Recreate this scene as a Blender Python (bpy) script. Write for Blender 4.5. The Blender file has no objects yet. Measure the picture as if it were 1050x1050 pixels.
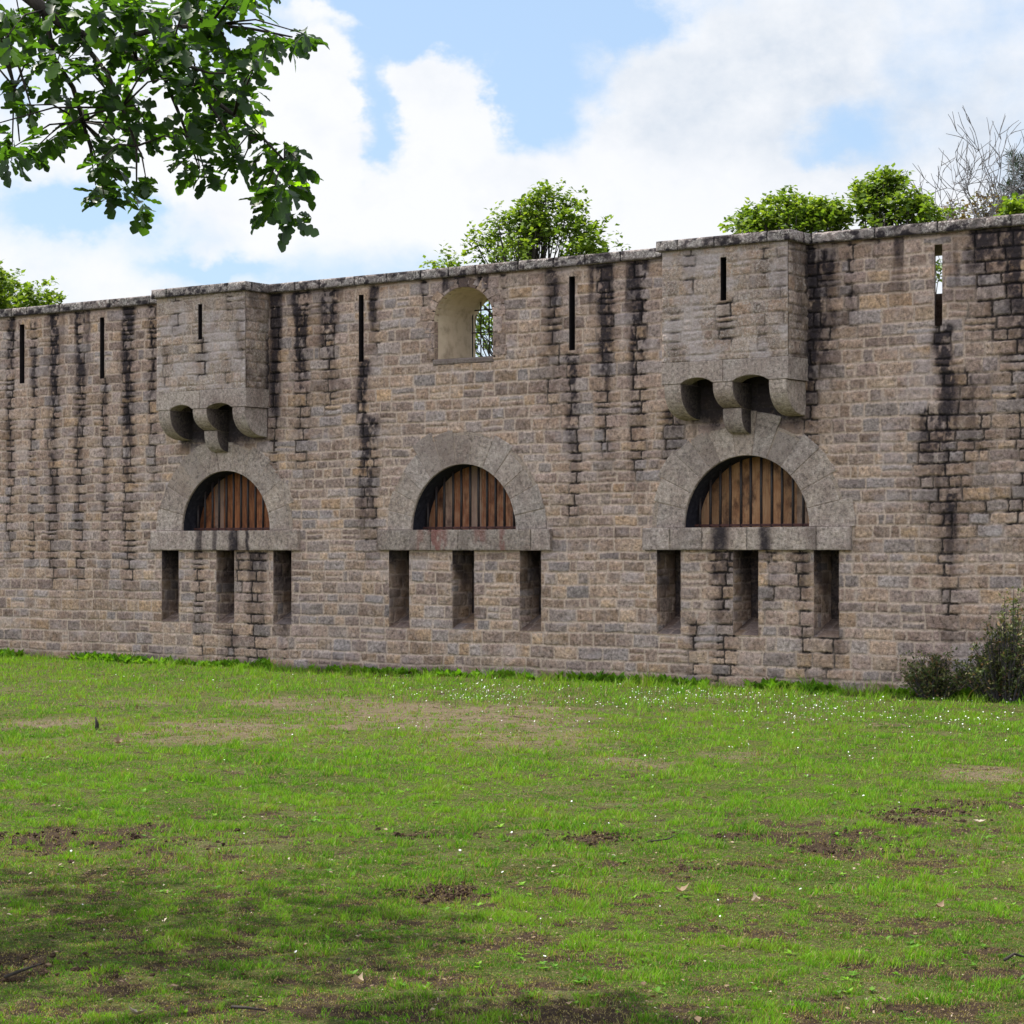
import bpy, math, random
import numpy as np
from mathutils import Vector, Matrix
rng = np.random.default_rng(11)
random.seed(11)
scene = bpy.context.scene
COL = scene.collection
pi = math.pi

# ------------------------------------------------------------------ survey of the place
# Fortress wall: front face in the plane y = 0, x to the right, z up, metres.
FPX = 2280.0                      # focal length in pixels of a 1050 px wide picture
PHI = math.atan(FPX / 3140.0)     # heading of the view, left of the wall's normal
SN, CS = math.sin(PHI), math.cos(PHI)
EYE = 2.2
CAM = (38 * SN, -38 * CS, EYE)
HOR = 563.0

def ray(px):
    u = (px - 525) / FPX
    return (-SN + u * CS, CS + u * SN)

def at_plane(px, py, Y=0.0):
    """where a sight line meets the vertical plane y = Y: returns x, z"""
    rx, ry = ray(px)
    t = (Y - CAM[1]) / ry
    return CAM[0] + t * rx, EYE - (py - HOR) / FPX * t

def at_ground(px, py):
    t = EYE * FPX / (py - HOR)
    rx, ry = ray(px)
    return CAM[0] + t * rx, CAM[1] + t * ry

def at_depth(px, py, t):
    rx, ry = ray(px)
    return Vector((CAM[0] + t * rx, CAM[1] + t * ry, EYE - (py - HOR) / FPX * t))

def project(x, y, z):
    dx, dy = x - CAM[0], y - CAM[1]
    f = -SN * dx + CS * dy
    r = CS * dx + SN * dy
    return 525 + FPX * r / f, HOR - (z - EYE) / f * FPX, f

# ------------------------------------------------------------------ noise
def hash2(ix, iy, seed):
    ix = ix.astype(np.int64); iy = iy.astype(np.int64)
    n = (ix * 374761393 + iy * 668265263 + seed * 1442695041) & 0xffffffff
    n = ((n ^ (n >> 13)) * 1274126177) & 0xffffffff
    n = ((n ^ (n >> 15)) * 2246822519) & 0xffffffff
    n = n ^ (n >> 16)
    return n / 4294967296.0

def vnoise(x, y, seed=0):
    ix = np.floor(x); iy = np.floor(y)
    fx = x - ix; fy = y - iy
    fx = fx * fx * (3 - 2 * fx); fy = fy * fy * (3 - 2 * fy)
    a = hash2(ix, iy, seed); b = hash2(ix + 1, iy, seed)
    c = hash2(ix, iy + 1, seed); d = hash2(ix + 1, iy + 1, seed)
    return (a * (1 - fx) + b * fx) * (1 - fy) + (c * (1 - fx) + d * fx) * fy

def fbm(x, y, seed=0, o=4):
    s = 0; a = .5; t = 0
    for i in range(o):
        s = s + a * vnoise(x, y, seed + i * 17); t += a
        x = x * 2.03 + 11.3; y = y * 2.03 + 5.7; a *= .5
    return s / t

def sstep(a, b, x):
    t = np.clip((x - a) / (b - a), 0, 1)
    return t * t * (3 - 2 * t)

# ------------------------------------------------------------------ mesh helpers
def link(name, me, mat, parent=None, smooth=False):
    ob = bpy.data.objects.new(name, me)
    COL.objects.link(ob)
    if mat: me.materials.append(mat)
    if parent: ob.parent = parent
    if smooth and len(me.polygons):
        me.polygons.foreach_set('use_smooth', np.ones(len(me.polygons), bool))
    return ob

def np_mesh(name, verts, faces_list, attrs=None):
    """faces_list: list of int arrays (n,k)"""
    me = bpy.data.meshes.new(name)
    verts = np.asarray(verts, np.float32)
    me.vertices.add(len(verts)); me.vertices.foreach_set('co', verts.ravel())
    loops = np.concatenate([f.ravel() for f in faces_list]).astype(np.int32)
    tot = np.concatenate([np.full(len(f), f.shape[1], np.int32) for f in faces_list])
    st = np.concatenate([[0], np.cumsum(tot)[:-1]]).astype(np.int32)
    me.loops.add(len(loops)); me.loops.foreach_set('vertex_index', loops)
    me.polygons.add(len(tot)); me.polygons.foreach_set('loop_start', st)
    try: me.polygons.foreach_set('loop_total', tot)
    except Exception: pass
    if attrs:
        for k, v in attrs.items():
            at = me.attributes.new(k, 'FLOAT_COLOR', 'POINT')
            at.data.foreach_set('color', np.asarray(v, np.float32).ravel())
    me.update(calc_edges=True); me.validate()
    return me

class MB:
    """collects blocks, prisms and tubes into ONE mesh"""
    def __init__(s): s.v = []; s.f = []; s.c = []; s.st = []
    def add(s, vs, fs, col=None, stain_shade=(0, 0, 0, 0)):
        o = len(s.v)
        col = col or (random.random(), random.random(), 0, 1)
        s.v += [tuple(v) for v in vs]; s.f += [tuple(i + o for i in f) for f in fs]
        s.c += [col] * len(vs); s.st += [stain_shade] * len(vs)
    def prism(s, out, y0, y1, bev=.008, col=None, stain_shade=(0, 0, 0, 0)):
        """outline of (x, z) counter-clockwise seen from the front, y0 front, y1 back"""
        n = len(out)
        ins = []
        for i in range(n):
            p, q, r = Vector(out[i - 1]), Vector(out[i]), Vector(out[(i + 1) % n])
            e1 = (q - p); e2 = (r - q)
            if e1.length < 1e-6 or e2.length < 1e-6: ins.append(tuple(q)); continue
            e1.normalize(); e2.normalize()
            n1 = Vector((-e1.y, e1.x)); n2 = Vector((-e2.y, e2.x))
            m = n1 + n2
            k = bev / max(.35, (1 + n1.dot(n2)) / 1.0)
            ins.append((q.x + m.x * k, q.y + m.y * k))
        vs = [(x, y0, z) for x, z in ins] + [(x, y0 + bev, z) for x, z in out] + [(x, y1, z) for x, z in out]
        fs = [tuple(range(n))]
        for i in range(n):
            j = (i + 1) % n
            fs.append((i, n + i, n + j, j)); fs.append((n + i, 2 * n + i, 2 * n + j, n + j))
        fs.append(tuple(range(3 * n - 1, 2 * n - 1, -1)))
        s.add(vs, fs, col, stain_shade)
    def box(s, x0, x1, y0, y1, z0, z1, bev=.006, col=None):
        s.prism([(x0, z0), (x1, z0), (x1, z1), (x0, z1)], y0, y1, bev, col)
    def extrude_x(s, prof, x0, x1, col=None, st0=0, st1=0):
        """profile of (y, z), extruded along x"""
        n = len(prof); b = .012
        cy = sum(p[0] for p in prof) / n; cz = sum(p[1] for p in prof) / n
        def sh(p): return (p[0] + (cy - p[0]) * .04, p[1] + (cz - p[1]) * .04)
        vs = [(x0, *sh(p)) for p in prof] + [(x0 + b, *p) for p in prof] + [(x1 - b, *p) for p in prof] + [(x1, *sh(p)) for p in prof]
        fs = [tuple(range(n - 1, -1, -1)), tuple(range(3 * n, 4 * n))]
        for k in range(3):
            for i in range(n):
                j = (i + 1) % n
                fs.append((k * n + i, k * n + j, (k + 1) * n + j, (k + 1) * n + i))
        s.add(vs, fs, col)
        ym = [p[0] for p in prof]; lo, hi = min(ym), max(ym)
        for q, a in ((0, st0), (3, st1)):
            for i in range(n): s.st[-4 * n + q * n + i] = (0, a * (.55 + .45 * (prof[i][0] - lo) / (hi - lo)), 0, 0)
    def tube(s, pts, radii, sides=6, col=None):
        pts = [Vector(p) for p in pts]
        vs = []; fs = []
        up = Vector((.3, .2, .9))
        for i, p in enumerate(pts):
            d = pts[min(i + 1, len(pts) - 1)] - pts[max(i - 1, 0)]
            if d.length < 1e-6: d = Vector((0, 0, 1))
            d.normalize()
            a = d.cross(up)
            if a.length < .05: a = d.cross(Vector((1, 0, 0)))
            a.normalize(); b = d.cross(a)
            for k in range(sides):
                t = 2 * pi * k / sides
                vs.append(p + (a * math.cos(t) + b * math.sin(t)) * radii[i])
        for i in range(len(pts) - 1):
            for k in range(sides):
                l = (k + 1) % sides
                fs.append((i * sides + k, i * sides + l, (i + 1) * sides + l, (i + 1) * sides + k))
        fs.append(tuple(range(sides - 1, -1, -1)))
        fs.append(tuple((len(pts) - 1) * sides + k for k in range(sides)))
        s.add(vs, fs, col)
    def build(s, name, mat, parent=None, smooth=False):
        me = bpy.data.meshes.new(name)
        me.from_pydata(s.v, [], s.f)
        for k, d in (('stone', s.c), ('stain_shade', s.st)):
            at = me.attributes.new(k, 'FLOAT_COLOR', 'POINT')
            at.data.foreach_set('color', np.asarray(d, np.float32).ravel())
        me.update()
        return link(name, me, mat, parent, smooth)

def tag(o, label=None, cat=None, group=None, kind=None):
    if label: o['label'] = label
    if cat: o['category'] = cat
    if group: o['group'] = group
    if kind: o['kind'] = kind
    return o

def empty(name, loc):
    o = bpy.data.objects.new(name, None); COL.objects.link(o); o.location = loc
    o.empty_display_size = .3
    return o

# ------------------------------------------------------------------ materials
class NT:
    def __init__(s, name):
        s.m = bpy.data.materials.new(name); s.m.use_nodes = True
        s.t = s.m.node_tree; s.t.nodes.clear()
    def n(s, typ, **kw):
        x = s.t.nodes.new(typ)
        for k, v in kw.items(): setattr(x, k, v)
        return x
    def val(s, sock, v):
        if hasattr(v, 'is_output'): s.t.links.new(v, sock)
        else: sock.default_value = v
    def math(s, op, a, b=0.0, c=0.0, clamp=False):
        x = s.n('ShaderNodeMath', operation=op, use_clamp=clamp)
        s.val(x.inputs[0], a); s.val(x.inputs[1], b); s.val(x.inputs[2], c)
        return x.outputs[0]
    def mix(s, f, a, b, mode='MIX'):
        x = s.n('ShaderNodeMix', data_type='RGBA', blend_type=mode)
        s.val(x.inputs[0], f); s.val(x.inputs[6], a); s.val(x.inputs[7], b)
        return x.outputs[2]
    def attr(s, name):
        x = s.n('ShaderNodeAttribute', attribute_name=name)
        y = s.n('ShaderNodeSeparateColor'); s.t.links.new(x.outputs['Color'], y.inputs[0])
        return y.outputs[0], y.outputs[1], y.outputs[2], x.outputs['Alpha'], x.outputs['Color']
    def coord(s, scale=(1, 1, 1)):
        x = s.n('ShaderNodeTexCoord'); m = s.n('ShaderNodeMapping')
        m.inputs['Scale'].default_value = scale
        s.t.links.new(x.outputs['Object'], m.inputs[0])
        return m.outputs[0]
    def noise(s, co, scale, detail=4, rough=.55):
        x = s.n('ShaderNodeTexNoise'); s.t.links.new(co, x.inputs['Vector'])
        x.inputs['Scale'].default_value = scale; x.inputs['Detail'].default_value = detail
        x.inputs['Roughness'].default_value = rough
        return x.outputs[0]
    def ramp(s, f, stops, interp='LINEAR'):
        x = s.n('ShaderNodeValToRGB'); x.color_ramp.interpolation = interp
        e = x.color_ramp.elements
        while len(e) < len(stops): e.new(.5)
        for i, (p, c) in enumerate(stops):
            e[i].position = p; e[i].color = (*c, 1) if len(c) == 3 else c
        s.val(x.inputs[0], f)
        return x.outputs[0]
    def rng(s, f, a, b, c=0.0, d=1.0):
        x = s.n('ShaderNodeMapRange'); s.val(x.inputs[0], f)
        for i, v in enumerate((a, b, c, d)): x.inputs[i + 1].default_value = v
        return x.outputs[0]
    def out(s, col, rough=.9, bump=None, bstr=.5, bdist=.02, spec=.3, metal=0):
        p = s.n('ShaderNodeBsdfPrincipled')
        s.val(p.inputs['Base Color'], col); s.val(p.inputs['Roughness'], rough)
        p.inputs['Specular IOR Level'].default_value = spec
        p.inputs['Metallic'].default_value = metal
        if bump is not None:
            b = s.n('ShaderNodeBump'); b.inputs['Strength'].default_value = bstr
            b.inputs['Distance'].default_value = bdist
            s.t.links.new(bump, b.inputs['Height']); s.t.links.new(b.outputs[0], p.inputs['Normal'])
        o = s.n('ShaderNodeOutputMaterial'); s.t.links.new(p.outputs[0], o.inputs[0])
        return s.m

def grey(v): return (v, v, v)

def stone_mat(name, stops, mortar, speck=.35, lichen=.0, tint=(1.15, 1.035, 1.02)):
    k = NT(name)
    r, g, b, a, _ = k.attr('stone')
    j, d, red, pale, _ = k.attr('stain_shade')
    co = k.coord()
    n1 = k.noise(co, 120, 2, .7); n2 = k.noise(co, 19, 4, .72); n3 = k.noise(co, 1.1, 5, .6); n4 = k.noise(co, 6.0, 4, .6)
    col = k.ramp(r, stops, 'LINEAR')
    col = k.mix(1.0, col, k.ramp(g, [(0, grey(.70)), (.5, grey(1.0)), (1, grey(1.25))]), 'MULTIPLY')
    # grey / warm drift inside and across stones
    col = k.mix(k.rng(n4, .42, .70, 0, .5), col, (.33, .305, .29, 1))
    col = k.mix(k.rng(n3, .48, .70, 0, .6), col, (.235, .19, .17, 1))
    col = k.mix(k.rng(k.noise(co, 2.6, 4, .7), .44, .68, 0, .75), col, k.mix(1.0, col, (.62, .57, .58, 1), 'MULTIPLY'))
    # mortar
    mc = k.mix(k.rng(n2, .3, .7), (*mortar, 1), (mortar[0] * .72, mortar[1] * .70, mortar[2] * .68, 1))
    col = k.mix(b, col, mc)
    # granite grain
    col = k.mix(speck, col, k.mix(1.0, col, k.ramp(n1, [(.30, grey(.35)), (.5, grey(1.0)), (.72, grey(1.7))]), 'MULTIPLY'))
    col = k.mix(.85, col, k.mix(1.0, col, k.ramp(n2, [(.32, grey(.28)), (.43, grey(.78)), (.55, grey(1.12)), (.72, grey(1.75))]), 'MULTIPLY'))
    # lichen
    if lichen > 0:
        l = k.math('MULTIPLY', k.rng(k.noise(co, 30, 4, .8), .49, .60), k.rng(k.noise(co, 5.5, 3), .36, .55))
        col = k.mix(k.math('MULTIPLY', l, lichen), col, (.50, .50, .47, 1))
    col = k.mix(k.math('MULTIPLY', pale, .6), col, (.40, .39, .40, 1))
    # rust, water stains and painted-in shade
    col = k.mix(red, col, (.16, .03, .025, 1))
    col = k.mix(1.0, col, (*tint, 1), 'MULTIPLY')
    dd = k.math('SUBTRACT', k.math('MULTIPLY', d, 1.75), k.math('SUBTRACT', 1.0, k.rng(n2, .30, .70)), clamp=True)
    col = k.mix(k.math('MULTIPLY', d, k.rng(n2, .34, .62, .55, 1.3), clamp=True), col, k.mix(1.0, col, (.40, .355, .37, 1), 'MULTIPLY'))
    col = k.mix(k.math('MULTIPLY', dd, .90), col, (.028, .024, .029, 1))
    jb = k.math('MULTIPLY', k.math('MULTIPLY', j, 1.15, clamp=True), k.rng(n2, .3, .6, 1.0, .84))
    col = k.mix(jb, col, (.012, .010, .012, 1))
    h = k.math('ADD', k.math('MULTIPLY', n1, .35), k.math('ADD', n2, k.math('MULTIPLY', n4, .5)))
    return k.out(col, .93, h, 1.0, .03, .12)

STOPS = [(0, (.235, .19, .16)), (.16, (.335, .258, .195)), (.32, (.38, .30, .22)), (.48, (.305, .245, .212)), (.62, (.315, .283, .258)),
         (.78, (.285, .272, .268)), (.90, (.40, .295, .185)), (1, (.39, .32, .245))]
GSTOPS = [(0, (.30, .27, .24)), (.35, (.355, .32, .282)), (.7, (.32, .298, .28)), (1, (.37, .325, .275))]
M_WALL = stone_mat('wall_masonry', STOPS, (.50, .435, .37))
M_BOX = stone_mat('turret_masonry', [(0, (.24, .20, .16)), (.3, (.32, .265, .20)), (.6, (.30, .275, .25)), (.85, (.36, .27, .19)), (1, (.34, .31, .275))],
                  (.37, .325, .275), lichen=.55)
M_GRAN = stone_mat('dressed_granite', GSTOPS, (.36, .32, .275), speck=.55, lichen=.25, tint=(1.13, 1.025, .995))
M_COPE = stone_mat('coping_granite', [(0, (.10, .10, .10)), (.5, (.16, .155, .155)), (1, (.23, .225, .22))], (.03, .028, .03), speck=.4, lichen=1.0)
M_PLAST = None
def plaster():
    k = NT('old_plaster'); co = k.coord()
    n = k.noise(co, 3.5, 6, .65); n2 = k.noise(co, 40, 4)
    c = k.ramp(n, [(.3, (.34, .27, .20)), (.5, (.56, .455, .345)), (.75, (.64, .54, .42))])
    return k.out(c, .95, n2, .4, .01, .1)
M_PLAST = plaster()
def wood(name, c1, c2, c3):
    k = NT(name)
    r, g, b, a, _ = k.attr('stone')
    co = k.coord((9, 9, .9)); n = k.noise(co, 4.0, 6, .65)
    co2 = k.coord((2.5, 2.5, 1.6)); n2 = k.noise(co2, 2.2, 4, .6)
    c = k.ramp(n, [(.28, c2), (.5, c1), (.72, c3)])
    c = k.mix(k.rng(n2, .45, .68, 0, .8), c, (*c2, 1))
    c = k.mix(k.math('MULTIPLY', k.rng(r, .82, .9), .45), c, (.36, .31, .27, 1))
    c = k.mix(1.0, c, k.ramp(g, [(0, grey(.75)), (1, grey(1.15))]), 'MULTIPLY')
    c = k.mix(k.rng(k.noise(k.coord((1, 1, .6)), 3.2, 5, .7), .50, .66, 0, .8), c, (.035, .014, .012, 1))
    return k.out(c, .75, n, .3, .01, .3)
M_W1 = wood('rusty_boards', (.31, .115, .045), (.13, .038, .018), (.37, .165, .075))
M_W2 = wood('pale_boards', (.36, .165, .085), (.20, .058, .024), (.42, .27, .18))
M_W3 = wood('tan_boards', (.40, .215, .11), (.27, .12, .055), (.45, .27, .15))
def iron():
    k = NT('dark_iron'); n = k.noise(k.coord(), 30, 4)
    return k.out(k.ramp(n, [(.35, (.012, .012, .016)), (.7, (.04, .024, .02))]), .6, n, .3, .004, .4)
M_IRON = iron()
def soffit_mat():
    k = NT('dark_stone'); n = k.noise(k.coord(), 12, 4, .7)  # near-black tone for the lining of the arch soffits
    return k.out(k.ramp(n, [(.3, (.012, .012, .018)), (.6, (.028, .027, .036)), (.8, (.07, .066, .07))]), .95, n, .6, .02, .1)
M_SOFFIT = soffit_mat()
def rail():
    k = NT('rusted_rail'); n = k.noise(k.coord(), 20, 4)
    return k.out(k.ramp(n, [(.3, (.03, .012, .012)), (.7, (.09, .035, .028))]), .75, n, .3, .004, .3)
M_RAIL = rail()

def leaf_mat(name, cols, rough=.45, trans=.5, spec=.35, tint=(1.25, 1.35, .45)):
    k = NT(name)
    _, _, _, _, c = k.attr('leaf')
    r = k.n('ShaderNodeSeparateColor'); k.t.links.new(c, r.inputs[0])
    col = k.ramp(r.outputs[0], cols)
    n = k.noise(k.coord(), 9, 3)
    col = k.mix(1.0, col, k.ramp(n, [(.3, grey(.8)), (.7, grey(1.15))]), 'MULTIPLY')
    p = k.n('ShaderNodeBsdfPrincipled')
    k.val(p.inputs['Base Color'], col); p.inputs['Roughness'].default_value = rough
    p.inputs['Specular IOR Level'].default_value = spec
    t = k.n('ShaderNodeBsdfTranslucent')
    k.val(t.inputs[0], k.mix(1.0, col, (*tint, 1), 'MULTIPLY'))
    m = k.n('ShaderNodeMixShader'); m.inputs[0].default_value = trans
    k.t.links.new(p.outputs[0], m.inputs[1]); k.t.links.new(t.outputs[0], m.inputs[2])
    o = k.n('ShaderNodeOutputMaterial'); k.t.links.new(m.outputs[0], o.inputs[0])
    return k.m
M_LEAF = leaf_mat('spring_leaves', [(0, (.055, .105, .014)), (.5, (.13, .21, .028)), (1, (.23, .31, .045))], .55, .5, .2, (1.2, 1.2, .5))
M_OAK = leaf_mat('oak_leaves', [(0, (.016, .036, .014)), (.6, (.030, .068, .018)), (1, (.10, .19, .020))], .40, .5, .5, (3.0, 3.2, .5))
M_SHRUB = leaf_mat('shrub_leaves', [(0, (.045, .07, .02)), (.55, (.125, .155, .055)), (.8, (.19, .18, .07)), (1, (.26, .13, .08))], .5, .25, .3, (1, 1.1, .6))
M_PINE = leaf_mat('pine_needles', [(0, (.025, .045, .02)), (1, (.06, .085, .04))], .6, .15, .2)
M_BROWN = leaf_mat('brown_leaves', [(0, (.09, .06, .045)), (.6, (.15, .10, .07)), (1, (.16, .19, .04))], .6, .4, .2)
def bark(name, c1, c2):
    k = NT(name); n = k.noise(k.coord((1, 1, .25)), 22, 5, .65)
    return k.out(k.ramp(n, [(.3, c1), (.7, c2)]), .9, n, .8, .02, .15)
M_BARK = bark('oak_bark', (.022, .018, .016), (.065, .055, .048))
M_PALE = bark('pale_twigs', (.09, .085, .09), (.20, .19, .195))
M_TWIG = bark('grey_twigs', (.035, .032, .036), (.10, .09, .09))

# ------------------------------------------------------------------ masonry surfaces
def masonry(X, Z, seed, ch, ln, joint=.0125, relief=.014, rough=.010, warp=1.0, x_from=None, split=.18):
    """coursed rubble: relief, joint mask and two random numbers per stone for every sample"""
    rg = np.random.default_rng(seed)
    wx = X + warp * (.05 * (fbm(X * 1.3, Z * 1.3, seed + 3, 2) - .5) + .022 * (fbm(X * 7, Z * 7, seed + 1, 3) - .5) + .012 * (vnoise(X * 38, Z * 38, seed + 5) - .5))
    wz = Z + warp * (.05 * (fbm(X * .9, Z * .9, seed + 2, 2) - .5) + .020 * (fbm(X * 6, Z * 6, seed + 9, 3) - .5) + .012 * (vnoise(X * 36, Z * 36, seed + 6) - .5))
    z0, z1 = Z.min() - .5, Z.max() + .5
    ed = [z0]
    while ed[-1] < z1:
        ed.append(ed[-1] + rg.uniform(*ch))
    ed = np.array(ed)
    ci = np.clip(np.searchsorted(ed, wz) - 1, 0, len(ed) - 2)
    dz = np.minimum(wz - ed[ci], ed[ci + 1] - wz)
    dx = np.full_like(X, 1e3); r1 = np.zeros_like(X); r2 = np.zeros_like(X); r3 = np.zeros_like(X)
    xa = X.min() - 1.0 if x_from is None else x_from; xb = X.max() + 1.0
    for c in np.unique(ci):
        m = ci == c
        H = ed[c + 1] - ed[c]
        e = [xa - rg.uniform(0, ln[1])]
        while e[-1] < xb:
            q = rg.random()
            L = rg.uniform(*ln)
            if q < .12: L *= .55
            e.append(e[-1] + L * (1 + .6 * (H - ch[0]) / max(ch[1] - ch[0], .01) * .5))
        e = np.array(e)
        x = wx[m]; i = np.clip(np.searchsorted(e, x) - 1, 0, len(e) - 2)
        R = rg.random((len(e), 4))
        ddx = np.minimum(x - e[i], e[i + 1] - x)
        a = R[i, 0].copy(); b = R[i, 1].copy(); cc = R[i, 2].copy()
        # some stones are two thin ones laid on each other
        sp = (R[i, 3] < split) & (H > (ch[0] + ch[1]) * .48)
        zz = wz[m]; mid = ed[c] + H * (.42 + .2 * R[i, 2])
        d2 = dz[m]
        d2 = np.where(sp, np.minimum(d2, np.abs(zz - mid)), d2)
        up = sp & (zz > mid)
        a = np.where(up, (a * 7.3) % 1, a); b = np.where(up, (b * 5.1) % 1, b)
        dz[m] = d2; dx[m] = ddx; r1[m] = a; r2[m] = b; r3[m] = cc
    rr = .03
    cx = np.clip(rr - dx, 0, None); cz = np.clip(rr - dz, 0, None)
    d = np.where((cx > 0) & (cz > 0), rr - np.hypot(cx, cz), np.minimum(dx, dz))
    jw = joint * (.55 + .9 * fbm(X * 5, Z * 5, seed + 21, 2))
    body = sstep(jw * .6, jw + .022, d)
    smear = .022 * sstep(.55, .75, fbm(X * 4, Z * 4, seed + 41, 3))
    mort = 1 - sstep(jw * .7, jw * 1.3 + .006 + smear, d)
    black = 1 - sstep(jw * .55 + .001, jw * 1.25 + .008, d + .012 * (vnoise(X * 30, Z * 30, seed + 43) - .5))
    h = body * relief * (.55 + .9 * r3) + body * rough * 2 * (fbm(X * 11, Z * 11, seed + 31, 4) - .5) * 1.6
    h += body * (r1 - .5) * .025 * (np.clip(dx, 0, .2) - .1)
    return h, mort, r1, r2, black

def lines(a, b, step, snaps=()):
    n = max(2, int(round((b - a) / step)) + 1)
    x = np.linspace(a, b, n)
    for s in snaps:
        if a < s < b: x[np.argmin(np.abs(x - s))] = s
    return x

def panel(org, U, V, N, xs, zs, seed, ch, ln, holes=(), arches=(), stain_shade=None, h0=.012, rim=(1, 1, 1, 1), mk=None, **kw):
    """masonry surface on any plane, with holes: returns verts, quads, attributes"""
    X, Z = np.meshgrid(xs, zs)
    h, mort, r1, r2, black = masonry(X, Z, seed, ch, ln, **kw)
    st = np.zeros((*X.shape, 4)); st[..., 3] = 0
    if stain_shade is not None:
        st = stain_shade(X, Z)
        st[..., 0] = st[..., 0] * black
        h = h - .020 * st[..., 0] * (vnoise(X * 9, Z * 9, seed + 77) * .8 + .3)
        h = np.maximum(h, -.03)
    w = np.ones_like(X)
    if rim[0]: w = np.minimum(w, sstep(0, .02, X - xs[0]))
    if rim[1]: w = np.minimum(w, sstep(0, .02, xs[-1] - X))
    if rim[2]: w = np.minimum(w, sstep(0, .02, Z - zs[0]))
    if rim[3]: w = np.minimum(w, sstep(0, .02, zs[-1] - Z))
    for (x0, x1, z0, z1) in holes:
        q = np.maximum(np.maximum(x0 - X, X - x1), np.maximum(z0 - Z, Z - z1))
        w = np.minimum(w, sstep(0.0, .03, q))
        mort = mort * sstep(0, .03, q)
    h = h0 * (1 - w) + h * w
    P = (np.array(org)[None, None, :] + X[..., None] * np.array(U) + Z[..., None] * np.array(V) + h[..., None] * np.array(N))
    nz, nx = X.shape
    idx = np.arange(nz * nx).reshape(nz, nx)
    q = np.stack([idx[:-1, :-1], idx[:-1, 1:], idx[1:, 1:], idx[1:, :-1]], -1)
    xc = .5 * (xs[1:] + xs[:-1]); zc = .5 * (zs[1:] + zs[:-1])
    XC, ZC = np.meshgrid(xc, zc)
    keep = np.ones_like(XC, bool)
    for (x0, x1, z0, z1) in holes:
        keep &= ~((XC > x0) & (XC < x1) & (ZC > z0) & (ZC < z1))
    for f in arches: keep &= ~f(XC, ZC)
    if mk is not None: keep &= mk(XC, ZC)
    c4 = np.stack([r1, r2, mort, np.ones_like(r1)], -1)
    return P.reshape(-1, 3), q[keep], c4.reshape(-1, 4), st.reshape(-1, 4)

def join_panels(name, ps, mat, parent, smooth=True):
    vs = []; fs = []; cs = []; ss = []; o = 0
    for P, Q, c, s in ps:
        vs.append(P); fs.append(Q + o); cs.append(c); ss.append(s); o += len(P)
    me = np_mesh(name, np.concatenate(vs), [np.concatenate(fs)], {'stone': np.concatenate(cs), 'stain_shade': np.concatenate(ss)})
    return link(name, me, mat, parent, smooth)

# ------------------------------------------------------------------ fortress wall
XL, XR = -18.0, 13.2
ZT = at_plane(278, 301)[1]            # underside of the coping
ZC1 = ZT + .165                        # top of the coping
TH = 1.2
wall = empty('fortress_wall', (0, 0, 0))
tag(wall, 'long weathered granite fortress wall with corbelled turrets and barred arched windows', 'wall', kind='thing')

def rect(x0, x1, y0, y1, Y=0.0):
    a, zt = at_plane(x0, y0, Y); b, zb = at_plane(x1, y1, Y)
    return (a, b, zb, zt)

slits = [rect(20.6, 25.6, 333, 393), rect(103, 107.4, 326, 388), rect(368.3, 373.4, 303, 371), rect(584, 590, 284, 359), rect(958.6, 966.5, 251, 334)]
# windows: (left, right, spring y, ledge x0, x1, ledge top y, bottom y, loopholes)
WIN = [dict(l=187.3, r=277.3, top=483, bot=543.8, e0=157.3, e1=308.3, ez=(544, 564.3), ox=(160, 303), ot=452, loops=[(166.3, 183.7, 637), (222.3, 240.7, 638.5), (280.7, 299.3, 640)]),
       dict(l=422.7, r=529.3, top=476, bot=542.5, e0=390, e1=566.7, ez=(543, 564.4), ox=(396, 562), ot=440, loops=[(399.3, 420, 643), (464.3, 486.7, 645), (533.3, 555.3, 646.5)]),
       dict(l=702.2, r=830.2, top=467, bot=540.3, e0=661.4, e1=874, ez=(540.5, 564), ox=(666, 871), ot=430, loops=[(674, 698.4, 649.5), (752, 778, 651), (834.8, 860.7, 653)])]
for w in WIN:
    xl, zb = at_plane(w['l'], w['bot']); xr, _ = at_plane(w['r'], w['bot'])
    w['cx'] = (xl + xr) / 2; w['R'] = (xr - xl) / 2
    _, ztop = at_plane((w['l'] + w['r']) / 2, w['top'])
    e0, _ = at_plane(w['e0'], w['ez'][0]); e1, zt = at_plane(w['e1'], w['ez'][0])
    _, zl = at_plane((w['e0'] + w['e1']) / 2, w['ez'][1]); _, zt = at_plane((w['e0'] + w['e1']) / 2, w['ez'][0])
    w['ledge'] = (e0, e1, zl, zt); w['H'] = ztop - zt
    o0, _ = at_plane(w['ox'][0], 540); o1, _ = at_plane(w['ox'][1], 540)
    w['Ro'] = (o1 - o0) / 2; w['co'] = (o0 + o1) / 2
    w['Ho'] = at_plane((w['l'] + w['r']) / 2, w['ot'])[1] - zt
    w['lo'] = []
    for a, b, y in w['loops']:
        x0, zz = at_plane(a, y); x1, _ = at_plane(b, y)
        w['lo'].append((x0, x1, zz, zl))
loops = [l for w in WIN for l in w['lo']]
# upper round-headed window
uw = rect(445.7, 505.7, 297, 365)
UW = dict(cx=(uw[0] + uw[1]) / 2, hw=(uw[1] - uw[0]) / 2, z0=uw[2], z1=uw[3]); UW['sp'] = UW['z1'] - min(UW['hw'] * .85, .62)

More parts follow.
